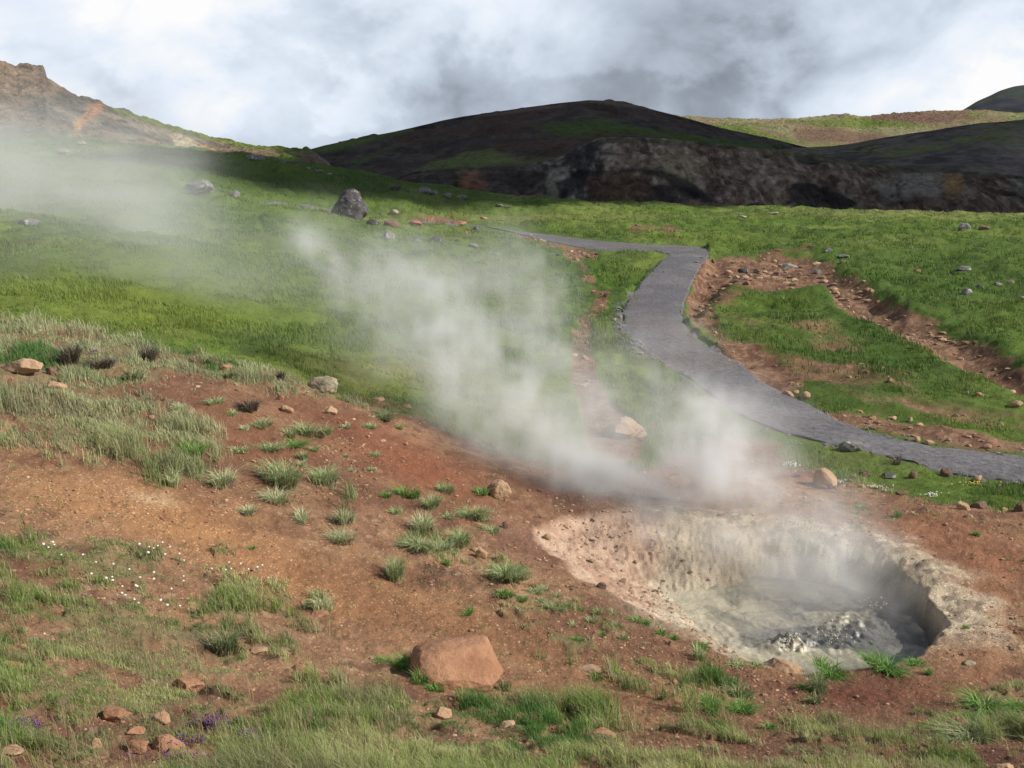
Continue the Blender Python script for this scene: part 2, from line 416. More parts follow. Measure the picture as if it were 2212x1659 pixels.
# crater carving
wx = XX + (fbm2(XX * 3, YY * 3, 4, 61) - 0.5) * 0.20; wy = YY + (fbm2(XX * 3, YY * 3, 4, 62) - 0.5) * 0.20
dc = np.where(near_pool, poly_sd(wx, wy, CRATER), -99.0)
PXR, PYR = uw_px(UU, -RIM_Z / YY)
left = smooth(1640, 1330, PXR) * smooth(1440, 1270, PYR - (PXR - 1150) * 0.35)          # gentle tan slope, elsewhere a steep wall
left = np.clip(smooth(1760, 1380, PXR), 0, 1)
wall_w = 0.36 + left * 2.9
farw = smooth(1280, 1150, PYR) * (1 - left)
wall_w = wall_w + farw * 0.75
prof = np.clip(dc / wall_w, 0, 1)
shape_steep = smooth(0.0, 1.0, prof)
shape_soft = prof ** 0.85
depth = 0.95 * (shape_steep * (1 - left) + shape_soft * left)
rimmix = smooth(-1.3, 0.0, dc)
lip = np.exp(-((dc + 0.18) / 0.16) ** 2) * 0.05 * (1 - left) * (YY > 9.2)
ZZ = np.where(near_pool, ZZ + lip - depth * (dc > 0), ZZ)
wallrough = (dc > 0) & near_pool
ZZ = np.where(wallrough, ZZ + ((fbm2(XX * 5, YY * 5, 4, 63) - 0.5) * 0.06 + (np.abs(fbm2(XX * 16, YY * 16, 3, 64) - .5) - .1) * 0.06 * smooth(.05, .3, dc)) * smooth(0, 0.2, dc), ZZ)
pool_in = smooth(-0.05, 0.12, dc) * near_pool
grass = grass * (1 - smooth(-0.12, 0.0, dc) * near_pool); bare = 1 - grass

# ---- albedo
def c3(*v): return np.array(v, float)
SOIL_DARK, SOIL_RED, SOIL_ORANGE, SOIL_TAN = c3(.074,.040,.028), c3(.150,.076,.047), c3(.262,.150,.086), c3(.40,.275,.175)
n_a = fbm2(XX * 0.8, YY * 0.8, 4, 71); n_b = fbm2(XX * 3.1, YY * 3.1, 4, 72); n_c = fbm2(XX * 11, YY * 11, 3, 73)
alb = mix(SOIL_RED, SOIL_ORANGE, smooth(0.36, 0.62, n_a * 0.6 + n_b * 0.4))
alb = mix(alb, SOIL_DARK, smooth(0.60, 0.74, n_b * 0.55 + n_c * 0.2 + n_a * 0.25 + 0.04) * 0.75)
alb = mix(alb, SOIL_TAN, smooth(0.60, 0.80, n_c * 0.7 + n_a * 0.3) * 0.55)
def blob(px, py, rx, ry, rot=0):
    c, s = math.cos(rot), math.sin(rot)
    dx, dy = PX - px, PY - py
    return np.exp(-(((dx * c + dy * s) / rx) ** 2 + ((-dx * s + dy * c) / ry) ** 2)) * fore
TONES = [((340,1110,230,60,0.25),c3(.36,.19,.085),0.75),((330,1080,50,14,0.2),c3(.55,.42,.26),0.7),((120,1080,160,45,0.1),c3(.32,.17,.08),0.6),((620,1240,230,50,0.5),c3(.31,.155,.07),0.6),
         ((960,1340,260,60,0.35),c3(.30,.16,.075),0.6),((560,960,160,60,0.4),c3(.15,.058,.034),0.7),((900,1010,200,45,0.45),c3(.21,.078,.040),0.8),((720,920,90,30,0.3),c3(.12,.046,.028),0.6),
         ((1850,1500,190,40,0.1),c3(.135,.052,.033),0.85),((2090,1480,120,40,-0.1),c3(.15,.06,.036),0.6),((2150,1330,70,110,0.2),c3(.30,.15,.08),0.7),((2160,1210,90,40,0),c3(.24,.105,.06),0.6),
         ((2130,1640,130,30,0.2),c3(.07,.03,.022),0.8),((480,1560,150,25,0.1),c3(.055,.026,.018),0.75),((430,1490,90,22,0.1),c3(.05,.024,.017),0.7),((930,1620,80,40,0.2),c3(.06,.03,.022),0.7),((1350,1500,180,60,0.2),c3(.25,.13,.066),0.5),
         ((2000,1150,140,40,0.15),c3(.27,.12,.065),0.6),((1450,1080,170,28,0.1),c3(.10,.055,.048),0.7),((1120,1150,80,40,0.6),c3(.21,.12,.08),0.6),((930,1255,40,22,0.3),c3(.085,.04,.028),0.8),((180,1000,220,22,0.06),c3(.12,.055,.034),0.5)]
for b, col, k in TONES:
    alb = mix(alb, col, np.clip(blob(*b) * k * (0.55 + 0.9 * n_b), 0, 1))
# crater: red brown at the top of its tan slope, grey olive next to the mud, cream splashes round the far lip
m_l = pool_in * left
tan = mix(c3(.55,.40,.29), c3(.42,.28,.20), smooth(0.42, 0.62, n_b * 0.5 + n_c * 0.5))
tan = mix(tan, mix(c3(.56,.495,.37), c3(.41,.36,.26), smooth(.42, .6, n_b * .5 + n_c * .5)), np.clip(smooth(0.22, 0.55, prof) + smooth(1380, 1470, PXR), 0, 1))
tan = mix(tan, c3(.115,.062,.05), smooth(1135, 1095, PYR) * smooth(1230, 1330, PXR) * smooth(1520, 1420, PXR) * .8)
chute = smooth(0.42, 0.6, fbm2((XX - YY * 0.5) * 1.6, (YY + XX * 0.5) * 0.4, 3, 77)) * smooth(0.75, 0.2, prof)
tan = mix(tan, c3(.14,.062,.045), chute * 0.25)
alb = mix(alb, tan, m_l)
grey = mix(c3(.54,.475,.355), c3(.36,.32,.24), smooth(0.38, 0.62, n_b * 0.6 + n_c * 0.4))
grey = mix(grey, c3(.115,.112,.108), smooth(0.22, 0.60, prof + (n_b - .5) * .5) * 0.75 * smooth(1600, 1760, PXR))  # shade on the far and right walls put into the colour
grey = mix(grey, c3(.062,.060,.060), smooth(1800, 1930, PXR) * smooth(0.10, 0.35, prof) * .85)  # deeper shade below the right lip, also put into the colour
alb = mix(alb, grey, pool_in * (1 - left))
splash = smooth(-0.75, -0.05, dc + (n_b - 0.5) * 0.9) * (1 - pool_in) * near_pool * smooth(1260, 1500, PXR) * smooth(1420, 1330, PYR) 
alb = mix(alb, mix(c3(.48,.405,.29), c3(.25,.20,.15), smooth(0.45, 0.6, n_c * 0.6 + n_b * 0.4)), splash * 0.92)
# turf and meadow
mw = fbm2(XX * 0.16, YY * 0.16, 4, 81); mv = fbm2(XX * 0.7, YY * 0.45, 4, 82); mm = fbm2(XX * 2.5, YY * 1.6, 3, 83)
G_DEEP, G_MID, G_LIGHT, G_DRY = c3(.032,.075,.011), c3(.078,.132,.019), c3(.135,.185,.034), c3(.20,.19,.07)
mead = mix(G_MID, G_LIGHT, smooth(0.42, 0.58, mw * 0.4 + mv * 0.3 + mm * 0.3))
mead = mix(mead, G_DEEP, smooth(0.48, 0.60, mv * 0.55 + mm * 0.45) * 0.75)
mead = mix(mead, G_DRY, smooth(0.56, 0.7, mm * 0.5 + mw * 0.5) * 0.30)
def mblob(px, py, rx, ry): return np.exp(-((PX - px) / rx) ** 2 - ((PY - py) / ry) ** 2)
mead = mix(mead, G_DEEP, np.clip(mblob(1950, 640, 260, 110) * 0.55 * (0.5 + mv) + mblob(1850, 800, 330, 120) * 0.85, 0, 0.85))
mead = mix(mead, c3(.040,.095,.012), np.clip(mblob(2050, 560, 300, 60) * 0.5 + mblob(1300, 600, 110, 110) * 0.45, 0, 0.8))
mead = mix(mead, G_DRY, np.clip(mblob(1100, 470, 300, 10) * 0.45 + mblob(1900, 466, 400, 7) * 0.4 + mblob(800, 800, 180, 40) * 0.5 + mblob(1850, 1000, 260, 40) * 0.25, 0, 0.7))
mead = mix(mead, c3(.165,.21,.04), np.clip(mblob(200, 630, 420, 70) * .55 + mblob(420, 700, 250, 40) * .4, 0, .6) * (.5 + mv))  # sunlit stretch of the left meadow put into the green
mead = mix(mead, c3(.030,.070,.012), smooth(60, 68, YY) * mblob(700, 395, 330, 45) * 0.75)
turf = mix(c3(.13,.14,.06), c3(.20,.17,.10), n_b)
gcol = mix(mead, turf, fore)
alb = mix(alb, gcol, np.clip(grass, 0, 1) * np.where(fore > 0.5, 0.55, 0.95))
gul = soil_far * (1 - grass)
alb = mix(alb, mix(c3(.095,.048,.03), c3(.235,.145,.092), smooth(0.45, 0.62, n_c * 0.5 + n_b * 0.5)), np.clip(gul, 0, 1) * 0.8)
alb = mix(alb, c3(.06,.06,.04), smooth(84, 100, YY))
gravel_edge = smooth(-34, -2, poly_sd(PX, PY, edge_poly)) * smooth(1300, 1345, PX) * smooth(1470, 1400, PX) * smooth(640, 680, PY) * smooth(800, 740, PY)
alb = mix(alb, c3(.13,.12,.125), np.clip(gravel_edge, 0, 1))

M_GROUND = toned_mat("ground_soil_and_turf", 55, 0.75, 9, 0.35, 0.9, 0.02, speck=(42, 0.80, (1.7, 1.75, 1.8)))
fv = np.stack([XX, YY, ZZ], -1).reshape(-1, 3)
ff, fc = grid_faces(len(Lr), len(U))
ground = link("ground", mesh_np("ground", fv, ff, fc, [M_GROUND], alb.reshape(-1, 3), extra={"soil": np.clip(bare * (1 - 0.8 * pool_in), 0, 1)}))
tag(ground, kind="structure")

# ---- lookups on the finished terrain
LOGL = Lr
def _bil(A, x, y):
    x = np.asarray(x, float); y = np.maximum(np.asarray(y, float), 1.6)
    u = np.clip(x / y, U[0] + 1e-6, U[-1] - 1e-6); L = np.clip(np.log(y), Lr[0] + 1e-6, Lr[-1] - 1e-6)
    i = np.clip(np.searchsorted(U, u) - 1, 0, len(U) - 2); j = np.clip(np.searchsorted(Lr, L) - 1, 0, len(Lr) - 2)
    a = (u - U[i]) / (U[i + 1] - U[i]); b = (L - Lr[j]) / (Lr[j + 1] - Lr[j])
    return (A[j, i] * (1 - a) + A[j, i + 1] * a) * (1 - b) + (A[j + 1, i] * (1 - a) + A[j + 1, i + 1] * a) * b
def gz(x, y): return _bil(ZZ, x, y)
_Ls = np.linspace(math.log(2.6), math.log(95), 2600); _Ys = np.exp(_Ls)
def hit(px, py):
    """first place where the line of sight through a photo point meets the ground -> (x, y, z)"""
    u, w = px_uw(px, py); u = float(u); w = float(w)
    z = gz(u * _Ys, _Ys) - (-w * _Ys)
    k = np.argmax(z > 0)
    if not (z > 0).any(): k = int(np.argmax(z))
    y = _Ys[k]
    if k > 0:
        a, b = z[k - 1], z[k]
        y = _Ys[k - 1] + (_Ys[k] - _Ys[k - 1]) * (-a / (b - a + 1e-12))
    return u * y, float(y), float(gz(u * y, y))

# ------------------------------------------------------------------ gravel path
def strip(pairs, lift, sub=7, across=26, seed=0):
    A = np.array([hit(*a)[:2] for a, b in pairs]); B = np.array([hit(*b)[:2] for a, b in pairs])
    t = np.linspace(0, len(pairs) - 1, (len(pairs) - 1) * sub * 3 + 1)
    def cr(P):
        out = []
        for q in t:
            i = min(int(q), len(P) - 2); f = q - i
            p0, p1, p2, p3 = P[max(i - 1, 0)], P[i], P[i + 1], P[min(i + 2, len(P) - 1)]
            out.append(0.5 * ((2 * p1) + (-p0 + p2) * f + (2 * p0 - 5 * p1 + 4 * p2 - p3) * f * f + (-p0 + 3 * p1 - 3 * p2 + p3) * f ** 3))
        return np.array(out)
    a, b = cr(A), cr(B)
    s = np.linspace(0, 1, across)
    P = a[:, None] * (1 - s)[None, :, None] + b[:, None] * s[None, :, None]
    d = (b - a); ln = np.linalg.norm(d, axis=1, keepdims=True); d = d / np.maximum(ln, 1e-6)
    for e, sg in ((0, -1), (across - 1, 1)):
        q = P[:, e]
        P[:, e] += d * (sg * ((fbm2(q[:, 0] * 1.6, q[:, 1] * 1.6, 4, 91 + seed) - 0.5) * 0.9))[:, None]
    z = gz(P[..., 0], P[..., 1]) + lift - np.where((s == 0) | (s == 1), 0.03 + lift, 0)[None] + (np.sin(s * math.pi) * 0.03)[None]
    z = z + (fbm2(P[..., 0] * 3, P[..., 1] * 3, 3, 92) - 0.5) * 0.03
    return np.concatenate([P, z[..., None]], -1)
pv, pf, pc, off = [], [], [], 0
for k, prs in enumerate((MAIN, BRANCH, FARPATH)):
    S = strip(prs, 0.016 + 0.008 * k, seed=k)
    f, c = grid_faces(*S.shape[:2]); pv.append(S.reshape(-1, 3)); pf.append(f + off); pc.append(c); off += S.shape[0] * S.shape[1]
pv = np.concatenate(pv)
pn = fbm2(pv[:, 0] * 0.9, pv[:, 1] * 0.9, 4, 95)
pcol = mix(c3(.112,.107,.116), c3(.140,.133,.141), smooth(0.35, 0.65, pn))
pcol = mix(pcol, c3(.135,.115,.105), smooth(0.58, 0.72, fbm2(pv[:, 0] * 0.5 + 9, pv[:, 1] * 0.5, 3, 96)) * 0.5)
M_PATH = toned_mat("path_gravel", 9, 1.9, 0.7, 0.25, 0.9, 0.05, rough=0.9, spec=0.2)
path = link("path", mesh_np("path", pv, np.concatenate(pf), np.concatenate(pc), [M_PATH], pcol))
tag(path, kind="structure")

# ------------------------------------------------------------------ mud in the crater
mx0, mx1 = min(p[0] for p in CRATER) - .2, max(p[0] for p in CRATER) + .2
my0, my1 = min(p[1] for p in CRATER) - .2, max(p[1] for p in CRATER) + .2
gx, gy = np.meshgrid(np.linspace(mx0, mx1, 420), np.linspace(my0, my1, 420))
flow = fbm2(gx * 1.2 + 2 * fbm2(gx * 1.1, gy * 1.1, 3, 101), gy * 2.4 + 2 * fbm2(gx * 1.1, gy * 1.1, 3, 102), 4, 103)
mz = MUD_Z + (flow - 0.5) * 0.09 + (fbm2(gx * 9, gy * 9, 4, 104) - 0.5) * 0.028
boil = [(1705,1400,.20,.16),(1800,1385,.42,.05),(1850,1350,.40,.05),(1960,1300,.40,.045),(1900,1260,.35,.03),(1560,1380,.5,.02)]
froth = np.abs(fbm2(gx * 7, gy * 7, 3, 105, .45) - 0.5) * 2
for bx, by, br, bh in boil:
    qx, qy = px_on_plane(bx, by, MUD_Z)
    d = np.hypot(gx - qx, (gy - qy)) / br
    mz += bh * np.exp(-d * d * 1.6) * (0.2 + 1.9 * froth)
mcol = mix(c3(.17,.165,.15), c3(.36,.33,.25), smooth(0.40, 0.60, flow))
mpx, mpy = uw_px(gx / gy, -mz / gy)
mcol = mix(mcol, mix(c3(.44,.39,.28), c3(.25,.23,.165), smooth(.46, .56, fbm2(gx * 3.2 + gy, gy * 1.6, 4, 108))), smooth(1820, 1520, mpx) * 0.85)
mcol = mcol * (1 - .42 * smooth(1720, 1880, mpx) * smooth(.62, .5, fbm2(gx * 1.8, gy * 1.8, 4, 109)))[..., None]  # shade over the right side of the mud put into its colour
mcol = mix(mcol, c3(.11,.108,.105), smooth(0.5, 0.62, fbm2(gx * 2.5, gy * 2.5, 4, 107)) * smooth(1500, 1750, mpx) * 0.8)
M_MUD = toned_mat("mud_wet_grey", 26, 0.35, 4, 0.4, 0.5, 0.02, rough=0.27, spec=0.5)
f, c = grid_faces(420, 420)
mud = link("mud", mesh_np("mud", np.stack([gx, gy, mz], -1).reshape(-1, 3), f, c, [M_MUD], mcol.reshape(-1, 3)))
tag(mud, kind="structure")
# ------------------------------------------------------------------ hills
M_HILL = toned_mat("hill_scree_and_turf", 0.9, 1.9, 0.22, 0.6, 1.0, 1.2)
M_CRAG = toned_mat("hill_bare_rock", 0.9, 3.0, 0.25, 0.9, 1.0, 1.5)
def hill(name, sky, yr, yb, base, color, nu=420, nt=170, rough_amp=1.0, rough_sc=0.08, jag=0.0, shape=1.0, mat=None, gully=0.0, pad=True, seed=0, extra_relief=None):
    """a ridge: skyline points on the photo stand at distance yr (may vary along the ridge), its foot at yb, and it falls away again behind"""
    sx = np.array([p[0] for p in sky], float); sy = np.array([p[1] for p in sky], float)
    px = np.linspace(sx[0], sx[-1], nu)
    row = np.interp(px, sx, sy)
    for _ in range(3):
        k = np.ones(5) / 5; row = np.convolve(np.pad(row, 2, mode="edge"), k, "valid") if not jag else row
    yrv = np.interp(px, *yr) if isinstance(yr, tuple) else np.full(nu, float(yr))
    ybv = np.interp(px, *yb) if isinstance(yb, tuple) else np.full(nu, float(yb))
    u, w = px_uw(px, row); zr = -w * yrv
    u0 = u
    bv = np.interp(px, [p[0] for p in base], [p[1] for p in base])
    ub, wb = px_uw(px, bv); zb = -wb * ybv
    t = np.concatenate([np.linspace(0, 1, nt), np.linspace(1, 1.9, nt // 4)[1:]])
    T = t[:, None] + 0 * px[None]
    Y = ybv + (yrv - ybv) * T
    g = np.where(T <= 1, np.clip(T, 0, 1) ** shape, 1 - ((T - 1) ** 1.7) * 1.1)
    Z = zb + (zr - zb) * g
    X = u0[None] * Y
    amp = rough_amp * np.clip(1 - np.abs(T - 1) * 0, 0, 1)
    edge = np.where(T < 1, np.clip((1 - T) * 5, 0.12, 1), 0.3)
    r = (fbm2(X * rough_sc, Y * rough_sc, 5, 200 + seed) - 0.5) * 2
    Z = Z + r * amp * edge
    if gully:
        gl = np.abs(fbm2(X * 0.07 + 0.02 * Y, Y * 0.012, 4, 230 + seed) - 0.5) * 2
        Z = Z - (1 - np.clip(gl * 4, 0, 1)) * gully * np.clip(T * (1.2 - T) * 4, 0, 1) * (T < 1)
    if jag:
        Z = Z + (np.abs(fbm2(X * 0.35, Y * 0.35, 4, 240 + seed) - 0.5) * 2 - 0.25) * jag * smooth(0.2, 0.6, T)
    PXh, PYh = uw_px(X / Y, -Z / Y)
    if extra_relief is not None:
        Z = Z + extra_relief(X, Y, Z, PXh, PYh, T)
        PXh, PYh = uw_px(X / Y, -Z / Y)
    colr = color(X, Y, Z, PXh, PYh, T)
    f, c = grid_faces(len(t), nu)
    o = link(name, mesh_np(name, np.stack([X, Y, Z], -1).reshape(-1, 3), f, c, [mat or M_HILL], colr.reshape(-1, 3)))
    return tag(o, kind="structure")

def pp(PXh, PYh, poly, soft, X, Y, sc, seed, amp=1.2):
    return smooth(-soft, soft, poly_sd(PXh, PYh, poly) + (fbm2(X * sc, Y * sc, 4, seed) - 0.5) * 2 * soft * amp)

def col_A(X, Y, Z, P, Q, T):                       # sunlit rocky hillside
    n = fbm2(X * 0.12, Z * 0.22 + Y * 0.05, 4, 301); n2 = fbm2(X * 0.6, Z * 0.9 + Y * 0.2, 4, 302)
    c = mix(c3(.215,.18,.135), c3(.105,.09,.073), smooth(0.42, 0.6, n2))
    c = mix(c, c3(.20,.135,.09), smooth(0.45, 0.6, n) * 0.7)
    c = mix(c, c3(.10,.085,.07), pp(P, Q, [(150,190),(190,215),(180,250),(140,245),(110,215)], 12, X, Y, 0.2, 1))
    c = mix(c, c3(.33,.17,.09), pp(P, Q, [(195,232),(222,222),(218,238),(190,262),(172,278),(168,262)], 6, X, Y, 0.3, 2))
    c = mix(c, c3(.40,.24,.10), pp(P, Q, [(158,262),(176,258),(172,290),(160,280)], 5, X, Y, 0.3, 3))
    c = mix(c, c3(.42,.35,.225), pp(P, Q, [(375,290),(405,288),(430,318),(435,335),(400,330),(378,318)], 7, X, Y, 0.25, 4) * (0.4 + n2))
    c = mix(c, c3(.34,.175,.07), pp(P, Q, [(430,310),(470,320),(500,338),(440,345),(428,332)], 7, X, Y, 0.25, 5))
    c = mix(c, c3(.20,.14,.10), pp(P, Q, [(440,290),(560,325),(670,332),(600,340),(500,330)], 6, X, Y, 0.25, 6) * 0.8)
    top = [(220,225),(330,252),(450,283),(560,310),(680,318),(680,329),(600,326),(520,318),(420,296),(330,270),(255,246)]
    c = mix(c, c3(.13,.165,.035), pp(P, Q, top, 4, X, Y, 0.2, 7))
    c = mix(c, c3(.12,.18,.03), pp(P, Q, [(560,338),(640,332),(660,345),(560,352)], 5, X, Y, 0.2, 8))
    c = mix(c, c3(.06,.085,.03), pp(P, Q, [(-200,285),(80,280),(180,300),(290,318),(280,330),(-200,330)], 10, X, Y, 0.2, 9) * 0.8)
    return c
hill("hill", [(-560,70),(-300,95),(-60,122),(0,133),(12,134),(24,143),(34,146),(40,142),(62,141),(92,143),(97,150),(101,168),(112,176),(122,186),(138,190),(150,199),(200,215),(230,227),(300,248),(370,274),(400,280),(450,294),(500,305),(560,315),(620,320),(660,322),(685,332),(705,352),(730,385),(760,440)],
     ([-560,0,300,660,760],[105,112,128,165,172]), ([-560,760],[84,92]), [(-560,345),(760,400)], col_A, rough_amp=1.1, rough_sc=0.13, jag=0.9, shape=0.95, mat=M_CRAG, seed=1)

def col_B(X, Y, Z, P, Q, T):                       # dark rounded hill
    n = fbm2(X * 0.05, Y * 0.05, 4, 311); n2 = fbm2(X * 0.35, Y * 0.2, 4, 312)
    c = mix(c3(.075,.062,.052), c3(.040,.034,.032), smooth(0.36, 0.62, n2))
    c = mix(c, c3(.070,.043,.035), smooth(0.48, 0.62, n) * 0.7)
    gr = c3(.055,.088,.020)
    c = mix(c, gr, pp(P, Q, [(1140,272),(1230,262),(1300,258),(1380,276),(1480,290),(1600,306),(1700,318),(1600,322),(1480,304),(1330,288),(1280,296),(1200,288)], 8, X, Y, 0.12, 1) * (0.6 + 0.8 * n2).clip(0, 1))
    c = mix(c, c3(.115,.145,.045), pp(P, Q, [(895,372),(940,352),(1000,334),(1060,322),(1100,335),(1170,346),(1230,345),(1180,352),(1080,360),(1000,365)], 8, X, Y, 0.12, 2) * (0.5 + 0.8 * n2).clip(0, 1))
    c = mix(c, c3(.075,.115,.026), pp(P, Q, [(640,326),(760,300),(880,277),(900,272),(890,283),(800,306),(700,330)], 6, X, Y, 0.1, 3))
    c = mix(c, c3(.065,.10,.024), pp(P, Q, [(760,350),(830,322),(860,318),(820,335),(770,362)], 6, X, Y, 0.1, 4) * 0.7)
    c = mix(c, c3(.16,.14,.10), pp(P, Q, [(1030,252),(1150,232),(1270,216),(1320,215),(1440,244),(1480,252),(1380,232),(1270,222),(1100,246)], 2.5, X, Y, 0.1, 5) * 0.5)
    return c
def rel_B(X, Y, Z, P, Q, T):
    return (fbm2(X * .45, Y * .3, 4, 316) - .5) * .9 * (T < 1)
hill("hill", [(520,372),(580,352),(640,328),(700,313),(760,300),(830,287),(900,272),(950,262),(1060,245),(1150,232),(1210,223),(1270,216),(1320,217),(1370,224),(1420,237),(1480,253),(1560,274),(1640,292),(1720,312),(1800,330)],
     ([520,1800],[215,235]), ([520,1800],[135,140]), [(520,440),(900,440),(1300,390),(1800,390)], col_B, nu=900, nt=240, rough_amp=1.6, rough_sc=0.035, shape=0.75, gully=1.0, seed=2, extra_relief=rel_B)

def col_C(X, Y, Z, P, Q, T):                       # eroded bank above the gorge
    n = fbm2(X * 0.12, Z * 0.25 + Y * 0.1, 4, 321); n2 = fbm2(X * 0.55, Z * .45 + Y * 0.06, 5, 322); n3 = fbm2(X * 0.045, Z * 0.09, 3, 323)
    c = mix(c3(.255,.235,.20), c3(.075,.068,.063), smooth(0.36, 0.60, n2))
    c = mix(c, c3(.22,.145,.10), smooth(0.46, 0.6, n3) * 0.6)
    n5 = fbm2(X * 1.9, Z * 1.3 + Y * .12, 4, 328); c = c * (0.66 + 0.55 * smooth(.34, .64, n5))[..., None]; c = mix(c, c3(.36,.34,.29), smooth(.60, .70, n5) * .4)
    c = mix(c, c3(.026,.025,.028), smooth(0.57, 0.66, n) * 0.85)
    c = mix(c, c3(.26,.25,.20), pp(P, Q, [(1180,385),(1215,352),(1235,352),(1215,385),(1200,430),(1150,455),(1140,440),(1185,420)], 8, X, Y, 0.3, 1) * 0.6)
    c = mix(c, c3(.30,.25,.17), pp(P, Q, [(1430,330),(1500,320),(1530,360),(1500,410),(1450,400),(1400,370)], 12, X, Y, 0.25, 2) * 0.7)
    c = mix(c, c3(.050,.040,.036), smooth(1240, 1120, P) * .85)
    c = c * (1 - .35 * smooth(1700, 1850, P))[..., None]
    c = mix(c, c3(.24,.12,.07), pp(P, Q, [(985,372),(1030,368),(1050,400),(1000,405)], 10, X, Y, 0.3, 3) * 0.7)
    c = mix(c, c3(.10,.058,.038), pp(P, Q, [(1270,385),(1360,370),(1420,420),(1380,450),(1270,450)], 14, X, Y, 0.3, 4) * 0.7)
    c = mix(c, c3(.30,.19,.08), pp(P, Q, [(2035,372),(2075,378),(2080,420),(2045,430)], 9, X, Y, 0.3, 5) * 0.7)
    c = mix(c, c3(.32,.31,.28), pp(P, Q, [(1880,390),(2020,370),(2040,420),(1920,430)], 14, X, Y, 0.3, 6) * 0.55)
    c = mix(c, c3(.012,.012,.016), pp(P, Q, [(1205,395),(1250,368),(1400,360),(1470,378),(1560,440),(1520,440),(1440,392),(1380,372),(1270,380),(1235,420),(1215,440)], 5, X, Y, 0.4, 7) * 0.8)  # shade in the bank's clefts put into the colour
    c = mix(c, c3(.012,.012,.016), pp(P, Q, [(1215,335),(1290,300),(1310,308),(1260,350),(1215,360)], 6, X, Y, 0.4, 8) * 0.8)  # one more shaded cleft, put into the colour
    c = mix(c, c3(.075,.080,.045), pp(P, Q, [(1300,296),(1560,305),(1900,352),(2212,378),(2212,388),(1850,362),(1560,318),(1300,304)], 4, X, Y, 0.2, 9) * 0.6)
    return c
def rel_C(X, Y, Z, P, Q, T):
    a = np.abs(fbm2(X * 0.10 + Z * 0.05, Z * 0.12, 4, 326) - 0.5) * 2
    b = np.abs(fbm2(X * .45, Z * .55, 4, 327) - .5) * 2
    return ((a - 0.25) * 3.2 + (b - .25) * 1.3) * np.clip(T * (1 - T) * 4, 0, 1) * (T < 1)
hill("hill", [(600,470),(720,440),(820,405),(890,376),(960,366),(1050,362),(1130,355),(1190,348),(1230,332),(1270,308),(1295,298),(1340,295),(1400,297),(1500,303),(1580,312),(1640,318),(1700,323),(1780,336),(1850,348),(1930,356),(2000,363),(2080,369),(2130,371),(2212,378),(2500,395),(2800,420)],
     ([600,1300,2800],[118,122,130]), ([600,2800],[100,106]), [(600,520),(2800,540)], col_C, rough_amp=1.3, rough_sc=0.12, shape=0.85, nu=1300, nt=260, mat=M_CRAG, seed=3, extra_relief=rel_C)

def col_D(X, Y, Z, P, Q, T):                       # shaded slope beyond the bank
    n = fbm2(X * 0.25, Y * 0.25, 4, 331); n2 = fbm2(X * 0.06, Y * 0.06, 3, 332)
    c = mix(c3(.11,.10,.085), c3(.048,.045,.042), smooth(0.38, 0.62, n))
    c = mix(c, c3(.13,.16,.06), smooth(0.50, 0.60, n * 0.5 + n2 * 0.5) * 0.75)
    c = mix(c, c3(.22,.19,.185), pp(P, Q, [(2080,330),(2212,300),(2400,300),(2400,380),(2180,380)], 30, X, Y, 0.1, 1) * 0.5)
    return c
hill("hill", [(1580,330),(1680,321),(1760,316),(1850,309),(1900,301),(1950,293),(2000,285),(2060,275),(2120,266),(2180,260),(2260,252),(2400,240),(2600,226),(2900,215)],
     ([1580,2900],[185,178]), ([1580,2900],[138,138]), [(1580,400),(2212,410),(2900,440)], col_D, rough_amp=1.2, rough_sc=0.06, shape=0.8, gully=0.4, seed=4)

def col_E(X, Y, Z, P, Q, T):                       # sunlit mossy upland
    n = fbm2(X * 0.03, Y * 0.012, 4, 341); n2 = fbm2(X * 0.12, Y * 0.06, 4, 342)
    c = mix(c3(.22,.20,.105), c3(.15,.17,.05), smooth(0.42, 0.56, n))
    c = mix(c, c3(.19,.125,.085), smooth(0.52, 0.62, n2) * 0.7)
    br = c3(.165,.098,.068); gr = c3(.115,.165,.030)
    c = mix(c, br, pp(P, Q, [(1860,247),(1960,240),(2080,240),(2110,258),(2010,266),(1900,262)], 6, X, Y, 0.05, 1))
    c = mix(c, br, pp(P, Q, [(1710,275),(1800,280),(1900,290),(1960,305),(1850,312),(1730,305)], 7, X, Y, 0.05, 2) * 0.85)
    c = mix(c, gr, pp(P, Q, [(1500,262),(1560,275),(1660,290),(1750,308),(1700,312),(1600,288),(1500,268)], 6, X, Y, 0.05, 3))
    c = mix(c, gr, pp(P, Q, [(1700,262),(1850,256),(1960,266),(1900,275),(1780,272)], 5, X, Y, 0.05, 4) * 0.8)
    c = mix(c, c3(.30,.27,.16), pp(P, Q, [(1560,253),(1760,250),(1780,258),(1640,262)], 4, X, Y, 0.05, 5) * 0.7)
    return c
hill("hill", [(1320,262),(1400,249),(1480,250),(1540,254),(1600,255),(1660,256),(1720,255),(1770,250),(1790,247),(1825,245),(1840,248),(1858,253),(1900,248),(1960,243),(2040,238),(2120,237),(2180,242),(2260,250),(2400,262),(2700,290)],
     460, 330, [(1320,330),(2700,340)], col_E, rough_amp=2.2, rough_sc=0.03, jag=1.2, shape=0.8, seed=5)
def col_F(X, Y, Z, P, Q, T):                       # far mountain, the cloud shadow on it put into its dark colour
    n = fbm2(X * 0.012, Y * 0.012, 4, 351)
    c = mix(c3(.042,.055,.040), c3(.030,.034,.042), smooth(0.42, 0.6, n))
    return mix(c, c3(.016,.018,.030), pp(P, Q, [(2130,255),(2170,232),(2230,218),(2400,210),(2400,270)], 6, X, Y, 0.02, 1) * 0.85)
